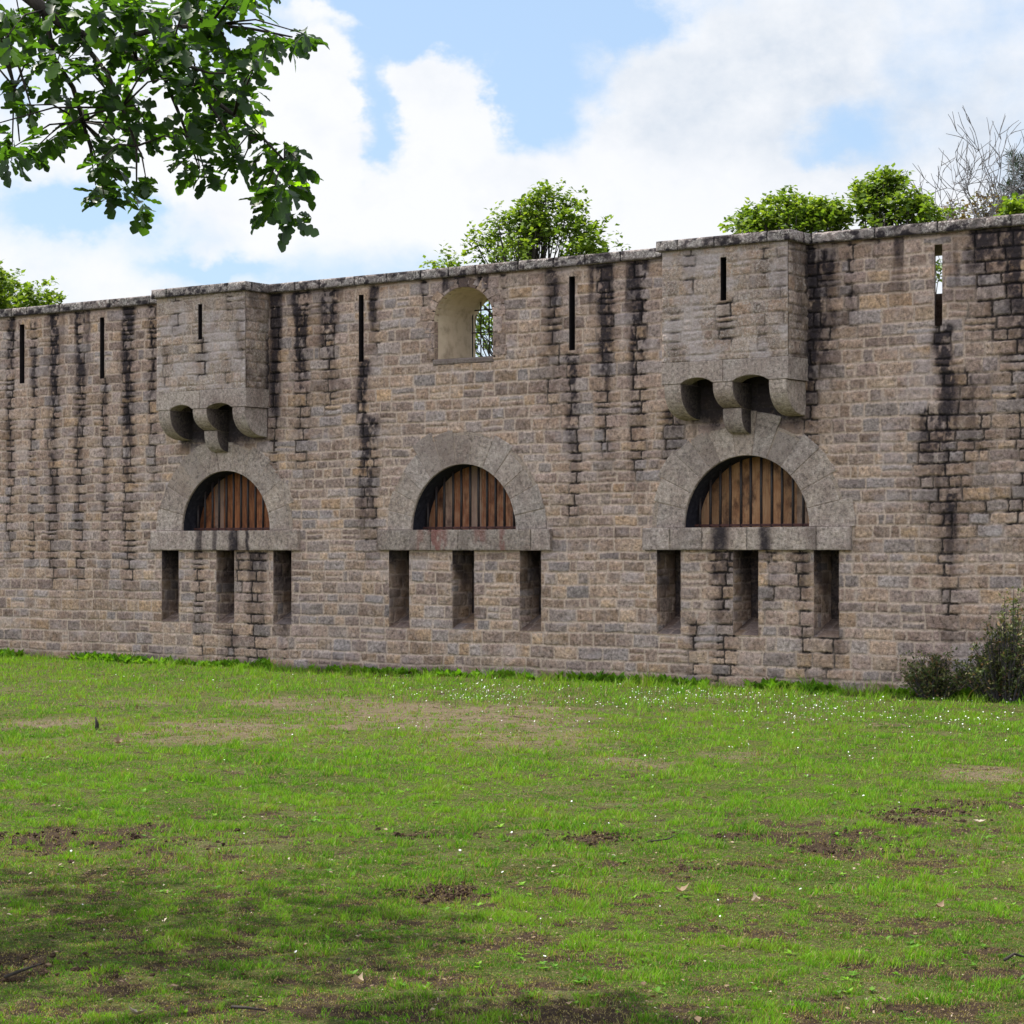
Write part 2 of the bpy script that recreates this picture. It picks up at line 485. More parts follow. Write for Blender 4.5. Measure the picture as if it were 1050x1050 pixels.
# --- water stains, from the photograph: (x px, y top px, y bottom px, half width m, strength, black on stone)
ST = [(10, 318, 560, .12, .9, .45), (34, 330, 575, .10, .8, .3), (55, 318, 590, .15, .95, .6), (82, 318, 600, .14, 1, .6), (108, 390, 590, .1, .8, .2), (131, 315, 590, .17, 1, .6), (157, 315, 480, .12, .9, .5),
      (282, 296, 470, .12, 1, 1.0), (308, 300, 470, .2, .85, .75), (337, 298, 420, .22, .6, .6), (386, 296, 355, .1, .8, .35), (373, 372, 560, .14, .95, .5), (380, 430, 560, .18, .7, .45), (434, 288, 316, .07, 1, .8), (475, 284, 300, .08, .8, .9), (493, 283, 298, .07, .8, .9),
      (517, 280, 292, .06, .8, .8), (567, 278, 420, .2, .5, .25), (588, 362, 520, .14, 1, .5), (620, 272, 470, .17, .95, .7), (655, 266, 475, .16, 1, .85), (690, 420, 520, .2, .9, .2), (830, 250, 470, .15, .9, .9), (845, 260, 420, .25, .5, .6), (872, 250, 300, .08, .8, .3),
      (898, 238, 262, .06, .8, .7), (875, 300, 330, .1, .8, .2), (970, 336, 570, .16, 1, .55), (975, 500, 640, .15, .9, .25), (955, 420, 520, .25, .7, .35), (1005, 230, 330, .25, 1, .4), (1030, 228, 350, .3, 1, .3), (1046, 228, 540, .2, 1, .3), (1000, 380, 540, .3, .6, .12), (1075, 228, 560, .3, .9, .5),
      (745, 566, 700, .16, 1, .1), (735, 566, 700, .1, .9, .15), (790, 566, 610, .12, .9, .15), (822, 566, 700, .13, 1, .15), (205, 566, 660, .12, 1, .1), (245, 566, 600, .1, 1, .1), (258, 566, 690, .14, 1, .12), (268, 566, 690, .14, .9, .1), (290, 640, 690, .1, .7, .1),
      (710, 640, 700, .12, .9, .05), (850, 640, 690, .2, .7, .15), (237, 648, 690, .2, .7, .05)]
STM = []
for (px, ya, yb, hw, s, k) in ST:
    xa, za = at_plane(px, ya); _, zb = at_plane(px, yb)
    STM.append((xa, za, zb, hw, s, k))
for i in range(14):        # off to the left and right, beyond the frame
    xx = random.choice([random.uniform(-18, -13.3), random.uniform(9.4, 13)])
    STM.append((xx, ZT, ZT - random.uniform(1.5, 4.5), random.uniform(.08, .2), .9, .5))

UNDER = [(at_plane(184, 430)[0], at_plane(277, 430)[0], at_plane(240, 419)[1], .93), (at_plane(707, 400)[0], at_plane(828, 400)[0], at_plane(770, 392)[1], .93)]
def wall_stain_shade(X, Z):
    J = np.zeros_like(X); Dk = np.zeros_like(X)
    for (xc, zt, zb, hw, s, k) in STM:
        m = (np.abs(X - xc) < hw * 4 + .2) & (Z < zt + .15) & (Z > zb - .9)
        if not m.any(): continue
        x = X[m]; z = Z[m]
        wob = .10 * (vnoise(z * 1.7, z * 0 + xc * 3, 5) - .5) + .05 * (vnoise(z * 7, z * 0 + xc, 6) - .5)
        g = np.exp(-((x - xc + wob) / (hw * .85)) ** 2)
        env = sstep(zb - .7, zb + .5, z) * (1 - sstep(zt - .02, zt + .12, z))
        mod = .34 + 1.5 * sstep(.20, .60, fbm(x * 6, z * 1.5, 51, 4))
        J[m] = 1 - (1 - J[m]) * (1 - np.clip(s * env * np.clip(g * 1.5, 0, 1) * mod, 0, 1))
        L = max(zt - zb, .4)
        run = np.clip((z - zb) / L, 0, 1)
        dm = .30 + 1.5 * sstep(.36, .62, .5 * fbm(x * 7, z * 1.6, 52, 3) + .5 * fbm(x * 16, z * 12, 53, 3))
        g2 = np.exp(-((x - xc + wob) / (hw * 1.05)) ** 2)
        Dk[m] = 1 - (1 - Dk[m]) * (1 - np.clip((.25 + .75 * k) * g2 * env * (.22 + .95 * run ** 1.2) * dm * .95, 0, .86))
    # thin dark wash under the coping and drips
    top = np.clip(1 - (ZT - Z) / 1.6, 0, 1)
    dr = sstep(.60, .82, vnoise(X * 5.5, Z * .35, 61)) * top ** 1.2 * (.4 + .8 * fbm(X * 15, Z * 3, 62, 3))
    Dk = 1 - (1 - Dk) * (1 - np.clip(dr * .95, 0, .85))
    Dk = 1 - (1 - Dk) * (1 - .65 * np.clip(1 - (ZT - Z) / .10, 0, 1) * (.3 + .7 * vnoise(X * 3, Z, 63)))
    # sooty dirt with shade painted in under the turrets' corbels; dark streak beside them
    for (xa, xb, zz, s) in UNDER:
        e = sstep(xa - .02, xa + .1, X) * (1 - sstep(xb - .1, xb + .02, X)) * sstep(zz - .95, zz - .42, Z + .25 * (fbm(X * 6, Z * 1.2, 65, 3) - .5)) * (Z < zz + .4)
        Dk = np.maximum(Dk, s * e)
        e2 = np.exp(-((X - xb - .12) / .16) ** 2) * (Z < ZT) * sstep(zz - .9, zz + .2, Z)
        Dk = np.maximum(Dk, .95 * e2 * sstep(.3, .55, fbm(X * 8, Z * 2.5, 66, 4)))
    Dk = np.maximum(Dk, .45 * np.clip(1 - Z / .35, 0, 1) * sstep(.3, .6, fbm(X * 2.5, Z * 5, 68, 3)))
    pale = sstep(.62, .8, fbm(X * 1.7, Z * 4.0, 71, 3)) * .5
    out = np.zeros((*X.shape, 4)); out[..., 0] = np.clip(J, 0, 1); out[..., 1] = Dk; out[..., 3] = pale
    return out

def ring_mask(cx, zb, rx, rz):
    return lambda X, Z: (((X - cx) / rx) ** 2 + ((Z - zb) / rz) ** 2 < 1) & (Z > zb - .02)
def upper_mask(X, Z):
    hw = UW['hw'] + .06
    return (np.abs(X - UW['cx']) < hw) & (Z > UW['z0'] - .03) & ((Z < UW['sp']) | (((X - UW['cx']) / hw) ** 2 + ((Z - UW['sp']) / (UW['z1'] - UW['sp'] + .06)) ** 2 < 1))
masks = [ring_mask(w['co'], w['ledge'][3], w['Ro'] - .07, w['Ho'] - .07) for w in WIN] + [upper_mask]
holes = slits + loops
snx = [v for h in holes for v in h[:2]]; snz = []
# x lines: finer towards the near (right) end
segs = [np.linspace(XL, -13.4, 120)]
x = -13.4; ls = []
while x < 9.5:
    ls.append(x); x += .0165 - .0045 * (x + 13.4) / 23
xs = np.concatenate([segs[0][:-1], np.array(ls), np.linspace(9.5, XR, 110)])
for s in snx: xs[np.argmin(np.abs(xs - s))] = s
zs = np.linspace(-.15, ZT + .02, 540)
zsn = [v for h in holes for v in h[2:]]
for s in zsn: zs[np.argmin(np.abs(zs - s))] = s
# every hole uses the nearest z line exactly
def snapz(v): return float(zs[np.argmin(np.abs(zs - v))])
holes = [(a, b, snapz(c), snapz(d)) for a, b, c, d in holes]
slits = holes[:5]; loops = holes[5:]
pp = panel((0, 0, 0), (1, 0, 0), (0, 0, 1), (0, -1, 0), xs, zs, 101, (.140, .240), (.18, .47), split=.10, holes=holes, arches=masks, stain_shade=wall_stain_shade, rim=(0, 0, 0, 0))
masonry_ob = join_panels('masonry', [pp], M_WALL, wall)
# the rear face, ends: plain masonry with openings
mb = MB()
wx0, wx1 = slits[4][0] - .55, slits[4][1] + .25
ux0, ux1 = UW['cx'] - UW['hw'] - .05, UW['cx'] + UW['hw'] + .25
zb_s = at_plane(963, 291)[1] - .1
for (a, b, c, d) in [(XL, ux0, -.2, ZT), (ux0, ux1, -.2, UW['z0']), (ux0, ux1, UW['z1'] - .1, ZT), (ux1, wx0, -.2, ZT), (wx0, wx1, -.2, zb_s), (wx0, wx1, slits[4][3], ZT), (wx1, XR, -.2, ZT)]:
    mb.box(a, b, TH - .05, TH, c, d, .002)
mb.box(XL - .1, XL, 0.0, TH, -.2, ZT); mb.box(XR, XR + .1, 0.0, TH, -.2, ZT)
mb.build('rear_face', M_WALL, wall)

# --- coping: slabs with mottled lichen
def cope_stain(X, Z):
    o = np.zeros((*X.shape, 4)); o[..., 0] = .9
    o[..., 1] = .75 * sstep(.50, .68, fbm(X * 7, Z * 12, 81, 4)) + .4 * (1 - sstep(0, .06, Z - Z.min()))
    return np.clip(o, 0, 1)
def coping_run(x0, x1, yf, seed, name, parent, extra=None, back=TH + .08):
    zz = np.linspace(ZT, ZC1, 12)
    p = panel((0, yf, 0), (1, 0, 0), (0, 0, 1), (0, -1, 0), lines(x0, x1, .016), zz, seed, (1.2, 1.3), (.5, .95), stain_shade=cope_stain, h0=-.006, joint=.007, relief=.012, rough=.010, warp=.6, split=0)
    ps = [p]
    # top, underside
    def flat(org, U, V, N, a, b, c, d, sd):
        return panel(org, U, V, N, lines(a, b, .05), lines(c, d, .05), sd, (2.0, 2.2), (.5, .95), h0=.0, relief=.004, rough=.002)
    ps.append(flat((0, yf, ZC1 - .004), (1, 0, 0), (0, 1, 0), (0, 0, 1), x0, x1, 0, back - yf, seed + 1))
    ps.append(flat((0, yf, ZT + .003), (1, 0, 0), (0, 1, 0), (0, 0, -1), x0, x1, 0, back - yf, seed + 2))
    return ps
ps = []
BOX = [dict(l=161, r=251.9, lt=(402, 398), lb=(421, 417), sl=(203.5, 207.5, 312, 348), cap=(157, 255)),
       dict(l=679.3, r=808, lt=(371.4, 365.7), lb=(395, 387.8), sl=(739, 745, 264, 308), cap=(673.6, 811))]
DB = .62
for b in BOX:
    b['x0'] = at_plane(b['l'], 350, -DB)[0]; b['x1'] = at_plane(b['r'], 350, -DB)[0]
    b['zt'] = .5 * (at_plane(b['l'], b['lt'][0], -DB)[1] + at_plane(b['r'], b['lt'][1], -DB)[1])
    b['zb'] = .5 * (at_plane(b['l'], b['lb'][0], -DB)[1] + at_plane(b['r'], b['lb'][1], -DB)[1])
    b['slit'] = rect(*b['sl'], -DB)
    print('BOX', {k: (round(v, 2) if isinstance(v, float) else v) for k, v in b.items()})
for w in WIN: print('WIN', {k: (round(v, 2) if isinstance(v, float) else v) for k, v in w.items() if k in ('cx', 'R', 'H', 'Ro', 'co', 'Ho', 'ledge')})
print('ZT', ZT, 'UW', UW)
OV = .075
runs = [(XL - .1, BOX[0]['x0'] - .06), (BOX[0]['x1'] + .06, BOX[1]['x0'] - .06), (BOX[1]['x1'] + .06, XR + .1)]
for i, (a, b) in enumerate(runs): ps += coping_run(a, b, -OV, 300 + i * 10, 'coping', wall)
cop = join_panels('coping', ps, M_COPE, wall)

# --- slits: deep narrow linings
def slit_lining(r, depth, name, mat, parent, y0=-.012, through=None):
    a, b, c, d = r
    m = MB()
    t = .04
    wd = .10
    # left and right cheek, splayed inwards; sill and head
    A = [(a, y0, c), (a, y0, d), (b, y0, d), (b, y0, c)]
    if through is None:
        B = [(a - wd, y0 + depth, c + .02), (a - wd, y0 + depth, d), (b + wd, y0 + depth, d), (b + wd, y0 + depth, c + .02)]
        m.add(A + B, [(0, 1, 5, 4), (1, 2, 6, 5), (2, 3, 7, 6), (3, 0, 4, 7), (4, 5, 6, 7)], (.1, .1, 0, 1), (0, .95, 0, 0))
    else:
        x0, x1, zb = through
        ym = y0 + depth
        B = [(x0, ym, c + .02), (x0, ym, d), (x1, ym, d), (x1, ym, c + .02)]
        m.add(A + B, [(0, 1, 5, 4), (1, 2, 6, 5), (2, 3, 7, 6), (3, 0, 4, 7)])
        m.add([(x0, ym, c + .02), (x1, ym, c + .02), (x1, ym, zb), (x0, ym, zb)], [(0, 1, 2, 3)])
    return m.build(name, mat, parent)
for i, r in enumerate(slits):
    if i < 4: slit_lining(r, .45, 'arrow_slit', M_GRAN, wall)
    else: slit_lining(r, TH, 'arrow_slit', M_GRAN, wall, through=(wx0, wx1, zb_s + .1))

# --- loopholes: deep recess of rough masonry, sloping sill
def loophole(r, seed):
    a, b, c, d = r
    dep = .56
    zz = lines(c, d, .016); yy = lines(-.012, dep, .016)
    ps = []
    def stain_shade(X, Z):
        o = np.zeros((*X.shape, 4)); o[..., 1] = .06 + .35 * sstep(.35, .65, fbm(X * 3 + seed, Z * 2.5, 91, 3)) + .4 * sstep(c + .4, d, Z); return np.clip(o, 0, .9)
    cell = dict(ch=(.17, .27), ln=(.22, .4), relief=.012, joint=.009)
    ps.append(panel((a, 0, 0), (0, 1, 0), (0, 0, 1), (1, 0, 0), yy, zz, seed, h0=0, stain_shade=stain_shade, **cell))
    ps.append(panel((b, 0, 0), (0, 1, 0), (0, 0, 1), (-1, 0, 0), yy, zz, seed + 1, h0=0, stain_shade=stain_shade, **cell))
    # rear: single panel, coloured dark all over
    ps.append(panel((0, dep, 0), (1, 0, 0), (0, 0, 1), (0, -1, 0), lines(a, b, .016), zz, seed + 2, h0=0, stain_shade=lambda X, Z: np.dstack([np.zeros_like(X), np.full_like(X, .75), np.zeros_like(X), np.zeros_like(X)]), **cell))
    # sill rising inwards
    k = .26 / dep
    ps.append(panel((0, -.012, c), (1, 0, 0), (0, 1, k), (0, -k, 1), lines(a, b, .016), lines(0, dep + .012, .016), seed + 3, h0=0, ch=(.3, .4), ln=(.2, .4), relief=.008, stain_shade=lambda X, Z: np.dstack([np.zeros_like(X), np.full_like(X, .5), np.zeros_like(X), np.zeros_like(X)])))
    return join_panels('loophole', ps, M_WALL, wall)
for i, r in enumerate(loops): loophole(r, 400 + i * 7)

# --- round-headed barred windows
def ell(cx, zb, rx, rz, t): return (cx + rx * math.cos(t), zb + rz * math.sin(t))
def window(w, wood_mat, seed, n_v, red, blk):
    rd = random.Random(seed)
    e0, e1, zl, zt = w['ledge']
    cx, R, H = w['cx'], w['R'], w['H']
    co, Ro, Ho = w['co'], w['Ro'], w['Ho']
    m = MB()
    # voussoirs
    ts = [0]
    for i in range(n_v): ts.append(ts[-1] + rd.uniform(.85, 1.15))
    ts = [t / ts[-1] * pi for t in ts]
    for i in range(n_v):
        g = .0035 / R
        t0, t1 = ts[i] + g, ts[i + 1] - g
        if i == 0: t0 = 0
        if i == n_v - 1: t1 = pi
        k = rd.uniform(.92, 1.08)
        K = 5
        inn = [ell(cx, zt, R, H, t0 + (t1 - t0) * q / K) for q in range(K + 1)]
        outr = [ell(co, zt, Ro * k, Ho * k, t0 + (t1 - t0) * q / K) for q in range(K + 1)]
        yf = -.018 - rd.uniform(0, .012)
        pts = outr + inn[::-1]
        m.prism([(x, z) for x, z in pts], yf, .50, .009, (rd.random(), .35 + .35 * rd.random(), 0, 1), (0, rd.choice([0, .0, .12, .25]) if abs(i - n_v / 2) < n_v / 4 else 0, 0, 0))
    # joint bed just behind the faces
    K = 40
    inn = [ell(cx, zt, R + .004, H + .004, pi * q / K) for q in range(K + 1)]
    outr = [ell(co, zt, Ro * .97, Ho * .97, pi * q / K) for q in range(K + 1)]
    m.prism(outr + inn[::-1], -.0145, .3, .001, (.2, .4, 1, 1), (.0, .12, 0, 0))
    root = m.build('arched_window', M_GRAN, wall)
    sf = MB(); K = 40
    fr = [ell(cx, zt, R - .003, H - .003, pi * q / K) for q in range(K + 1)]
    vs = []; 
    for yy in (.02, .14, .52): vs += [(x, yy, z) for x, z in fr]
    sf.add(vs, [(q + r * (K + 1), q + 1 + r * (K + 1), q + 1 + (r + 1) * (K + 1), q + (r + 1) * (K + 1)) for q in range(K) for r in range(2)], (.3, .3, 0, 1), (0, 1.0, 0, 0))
    sf.build('soffit', M_SOFFIT, root, True)
    # ledge
    def st(X, Z):
        o = np.zeros((*X.shape, 4))
        for (px, hw, s) in red:
            xx = at_plane(px, 550)[0]
            o[..., 2] = np.maximum(o[..., 2], s * np.exp(-((X - xx) / hw) ** 4) * sstep(.38, .6, fbm(X * 11, Z * 5, seed, 4) + .25 * (Z - zl) / (zt - zl)))
        for (px, hw, s) in blk:
            xx = at_plane(px, 550)[0]
            q = np.exp(-(np.abs(X - xx + .06 * (vnoise(Z * 9, X * 5, seed) - .5)) / hw) ** 3)
            o[..., 1] = np.maximum(o[..., 1], s * q * (.55 + .6 * fbm(X * 14, Z * 4, seed + 3, 3)))
        o[..., 0] = .7
        o[..., 1] = np.maximum(o[..., 1], .25 * sstep(.5, .75, fbm(X * 8, Z * 1.5, seed + 8, 3)))
        return np.clip(o, 0, 1)
    pr = .085
    ps = [panel((0, -pr, 0), (1, 0, 0), (0, 0, 1), (0, -1, 0), lines(e0, e1, .013), lines(zl, zt, .013), seed, (1.5, 1.6), (.85, 1.35), stain_shade=st, h0=-.006, relief=.006, rough=.006, warp=.4, joint=.005, split=0)]
    ps.append(panel((0, -pr, zt - .003), (1, 0, 0), (0, 1, 0), (0, 0, 1), lines(e0, e1, .05), lines(0, .7, .05), seed + 1, (2, 2.2), (.8, 1.2), h0=0, relief=.002, rough=.002))
    ps.append(panel((0, -pr, zl + .003), (1, 0, 0), (0, 1, 0), (0, 0, -1), lines(e0, e1, .05), lines(0, .12, .05), seed + 2, (2, 2.2), (.8, 1.2), h0=0, relief=.002, rough=.002))
    for xx, nn in ((e0, -1), (e1, 1)):
        ps.append(panel((xx, -pr, 0), (0, 1, 0), (0, 0, 1), (nn, 0, 0), lines(0, .12, .02), lines(zl, zt, .02), seed + 4, (2, 2.2), (.8, 1.2), h0=0, relief=.002, rough=.002))
    join_panels('ledge', ps, M_GRAN, root)
    # boards
    BD = .46
    b = MB(); x = cx - R - .02
    while x < cx + R + .02:
        wd = rd.uniform(.17, .24)
        b.box(x + .0003, x + wd - .0003, BD + rd.uniform(0, .010), BD + .04, zt - .02, zt + H + .05, .004, (rd.random(), rd.random(), 0, 1)); x += wd
    b.build('board_panel', wood_mat, root)
    # bars
    rl = MB(); rl.box(cx - R - .02, cx + R + .02, .30, .34, zt + .015, zt + .055, .004)
    rl.build('rail', M_RAIL, root)
    nb = 12
    for i in range(nb):
        bx = cx - R + 2 * R * (i + .5) / nb + rd.uniform(-.008, .008)
        q = 1 - ((bx - cx) / R) ** 2
        ht = H * math.sqrt(max(q, .02)) + .03
        t = MB(); tl = rd.uniform(-.006, .006)
        t.tube([(bx, .32, zt - .01), (bx + tl, .32 + rd.uniform(-.006, .006), zt + ht * .5), (bx, .32, zt + ht)], [.023] * 3, 8)
        t.build('bar', M_IRON, root, True)
    return root
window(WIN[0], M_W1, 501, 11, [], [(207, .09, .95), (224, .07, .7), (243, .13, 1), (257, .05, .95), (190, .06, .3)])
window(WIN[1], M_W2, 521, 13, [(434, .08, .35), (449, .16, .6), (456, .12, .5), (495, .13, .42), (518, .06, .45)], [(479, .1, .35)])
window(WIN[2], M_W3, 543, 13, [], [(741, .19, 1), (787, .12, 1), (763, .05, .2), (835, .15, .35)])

# --- upper round-headed window with plastered splay and an iron grille at the rear
def upper_window():
    cx, hw, z0, z1, sp = UW['cx'], UW['hw'], UW['z0'], UW['z1'], UW['sp']
    rz = z1 - sp
    K = 16
    prof = [(cx + hw, z0)] + [ell(cx, sp, hw, rz, pi * q / K) for q in range(K + 1)] + [(cx - hw, z0)]
    # the surround: rough voussoirs and jamb stones
    rd = random.Random(5); m = MB()
    n = 11
    for i in range(n):
        t0, t1 = pi * i / n + .012, pi * (i + 1) / n - .012
        wv = rd.uniform(.16, .34)
        o = [ell(cx, sp, hw + wv, min(rz + wv, ZT - sp - .03), t0 + (t1 - t0) * q / 3) for q in range(4)]
        inn = [ell(cx, sp, hw, rz, t0 + (t1 - t0) * q / 3) for q in range(4)]
        dk = .9 if i in (5, 4) else 0
        m.prism(o + inn[::-1], -.012 - rd.uniform(0, .010), .1, .010, (rd.random() * .6, .3 + .4 * rd.random(), 0, 1), (0, dk * .6, 0, 0))
    for s in (-1, 1):
        z = z0
        while z < sp - .05:
            h = min(rd.uniform(.18, .3), sp - z)
            wv = rd.uniform(.16, .34)
            xa, xb = (cx + s * hw, cx + s * (hw + wv)) if s > 0 else (cx + s * (hw + wv), cx + s * hw)
            m.box(xa, xb, -.012 - rd.uniform(0, .010), .1, z + .005, z + h - .005, .010, (rd.random() * .6, rd.random(), 0, 1)); z += h
    root = m.build('upper_window', M_WALL, wall)
    sl = MB()
    sl.prism([(cx - hw - .04, z0 - .11), (cx + hw + .02, z0 - .11), (cx + hw + .02, z0 + .0), (cx - hw - .04, z0 + .0)], -.03, .3, .025, (.5, .3, 0, 1), (0, .4, 0, 0))
    sl.build('sill', M_GRAN, root)
    # plastered reveal, opening inwards on the right, narrowing at the left
    r = MB(); vs = []
    for (x, z) in prof: vs.append((x, -.01, z))
    for (x, z) in prof:
        vs.append((x + (.22 if x > cx else -.02) , TH + .02, z))
    nn = len(prof)
    r.add(vs, [(i, i + nn, i + nn + 1, i + 1) for i in range(nn - 1)])
    r.add([(cx - hw, -.01, z0), (cx + hw, -.01, z0), (cx + hw + .22, TH + .02, z0 + .02), (cx - hw - .02, TH + .02, z0 + .02)], [(0, 1, 2, 3)])
    r.build('reveal', M_PLAST, root)
    g = MB()
    y = TH - .12
    for i in range(9):
        bx = cx - hw + .02 + (2 * hw + .2) * i / 8
        g.tube([(bx, y, z0), (bx, y, z1)], [.013] * 2, 6)
    for zz in (z0 + .08, z0 + .55, z0 + .95):
        g.tube([(cx - hw, y, zz), (cx + hw + .22, y, zz)], [.012] * 2, 6)
    for i in range(8):      # scroll work between the bars
        bx = cx - hw + .02 + (2 * hw + .2) * (i + .5) / 8
        for zc in (z0 + .32, z0 + .75):
            g.tube([(bx + .055 * math.cos(t * .7) * (1 - t / 16), y, zc + .14 * math.sin(t * .7) * (1 - t / 18)) for t in range(11)], [.008] * 11, 5)
    g.build('iron_grille', M_IRON, root)
upper_window()

# --- corbelled turrets (machicolation boxes)
def turret(b, seed):
    x0, x1, zt, zb = b['x0'], b['x1'], b['zt'], b['zb']
    rd = random.Random(seed)
    sl = b['slit']
    def stf(X, Z):
        o = np.zeros((*X.shape, 4))
        J = np.zeros_like(X); Dk = np.zeros_like(X)
        for (xc, za, zbb, hw, s, k) in b['st']:
            g = np.exp(-((X - xc) / hw) ** 2) * (Z < za) * sstep(zbb - .1, zbb + .1, Z)
            J = np.maximum(J, s * np.clip(g * 1.5, 0, 1)); Dk = np.maximum(Dk, k * g * (.3 + .9 * fbm(X * 12, Z * 5, seed, 3)))
        o[..., 0] = J; o[..., 1] = np.clip(Dk, 0, 1)
        o[..., 3] = .8 * sstep(.46, .66, fbm(X * 2.5, Z * 2.5, seed + 7, 4))
        return o
    W = x1 - x0
    xm = (sl[0] + sl[1]) / 2
    b['st'] = [(x0 + .1 * W, ZT - .9, zt + .1, .09, .6, .25), (x1 - .12, ZT - .1, zt + .5, .10, .5, .35), (xm + .03, sl[2] + .05, zt + .25, .14, 1, .45), (x0 + .22 * W, ZT, ZT - .7, .1, .8, .3), (x0 + .82 * W, ZT, ZT - .5, .08, .8, .2), (x0 + .8 * W, ZT - 1.1, ZT - 1.7, .08, .6, .1)]
    xs_ = lines(x0, x1, .0125, sl[:2]); zs_ = lines(zt, ZT, .0135, sl[2:])
    sl = (sl[0], sl[1], float(zs_[np.argmin(abs(zs_ - sl[2]))]), float(zs_[np.argmin(abs(zs_ - sl[3]))]))
    kw = dict(ch=(.15, .25), ln=(.18, .44), relief=.013, rough=.010, joint=.010, warp=1.0)
    ps = [panel((0, -DB, 0), (1, 0, 0), (0, 0, 1), (0, -1, 0), xs_, zs_, seed, holes=[sl], stain_shade=stf, h0=.006, **kw)]
    def sst(X, Z):
        o = np.zeros((*X.shape, 4)); o[..., 1] = np.clip(.85 * sstep(.40, .66, fbm(X * 5, Z * 2.2, seed + 5, 4)) * .55 + .4 * sstep(.15, 0, -X), 0, .9); o[..., 0] = .3; return o
    side = dict(kw); side['ln'] = (.2, .4)
    yy = lines(-DB, 0.02, .0125)
    ps.append(panel((x1, 0, 0), (0, 1, 0), (0, 0, 1), (1, 0, 0), yy, zs_, seed + 1, stain_shade=sst, h0=.006, **side))
    ps.append(panel((x0, 0, 0), (0, 1, 0), (0, 0, 1), (-1, 0, 0), yy, zs_, seed + 2, stain_shade=sst, h0=.006, **side))
    root = join_panels('machicolation', ps, M_BOX, wall)
    slit_lining(sl, .38, 'arrow_slit', M_BOX, root, y0=-DB - .006)
    # lintel course with two shallow arches cut into its underside
    fx = lambda q: x0 + W * q
    cw = .31 if W < 2.3 else .33
    cA = (x0 + .03, x0 + .03 + cw); cC = (x1 - .03 - cw, x1 - .03)
    mid = (cA[1] + cC[0]) / 2 - .03
    cB = (mid - .18, mid + .18)
    def arch(a, b_, n=8): return [(a + (b_ - a) * i / n, zb + .085 * math.sin(pi * i / n) ** .7) for i in range(n + 1)]
    xj = (x0 + x1) / 2 - .02
    m = MB()
    m.prism([(x0 - .012, zb), (cA[1], zb)] + arch(cA[1], cB[0])[1:] + [(xj - .003, zb), (xj - .003, zt - .004), (x0 - .012, zt - .004)], -DB - .014, -DB + .30, .009, (.45, .55, 0, 1))
    m.prism([(xj + .003, zb), (cB[1], zb)] + arch(cB[1], cC[0])[1:] + [(x1 + .012, zb), (x1 + .012, zt - .004), (xj + .003, zt - .004)], -DB - .014, -DB + .30, .009, (.6, .5, 0, 1))
    m.box(x1 - .28, x1 + .012, -DB + .304, .05, zb, zt - .004, .003, (.5, .35, 0, 1))
    m.box(x0 - .012, x0 + .28, -DB + .304, .05, zb, zt - .004, .003, (.5, .4, 0, 1))
    m.build('lintel', M_GRAN, root)
    # corbels: convex quarter rounds
    def quarter(yf, yb, zt_, h, n=10):
        pts = [(yb, zt_)]
        pts += [(yb + (yf - yb) * math.cos(t * pi / 2 / n) ** .75, zt_ - .05 - (h - .05) * math.sin(t * pi / 2 / n)) for t in range(n + 1)]
        return [(yf, zt_)] + pts[1:] + [(yb, zt_ - h), (yb, zt_)]
    hc = .54
    for (a, c, s0, s1) in (cA + (0, .95), cC + (.95, 0)):  # inward faces: shade between the corbels painted in with sooty dirt
        q = MB(); q.extrude_x(quarter(-DB + .0, .05, zb - .004, hc), a, c, (rd.random(), .45 + .2 * rd.random(), 0, 1), s0, s1); q.build('corbel', M_GRAN, root)
    q = MB()
    q.extrude_x(quarter(-DB + .0, .05, zb - .004, .42), cB[0], cB[1], (.3, .5, 0, 1), .9, .9)
    q.extrude_x(quarter(-DB + .30, .05, zb - .40, .40), cB[0] + .01, cB[1] - .01, (.7, .45, 0, 1), .9, .9)
    q.build('corbel', M_GRAN, root)
    # coping with returns
    o = OV
    ps = coping_run(x0 - o, x1 + o, -DB - o, seed + 20, 'coping', root)
    for xx, nn in ((x1 + o, 1), (x0 - o, -1)):
        ps.append(panel((xx, 0, 0), (0, 1, 0), (0, 0, 1), (nn, 0, 0), lines(-DB - o, TH, .016), np.linspace(ZT, ZC1, 12), seed + 33, (1.2, 1.3), (.9, 1.2), stain_shade=cope_stain, h0=-.004, relief=.008, rough=.008, warp=.5, split=0))
    join_panels('coping', ps, M_COPE, root)
for i, b in enumerate(BOX): turret(b, 700 + 50 * i)

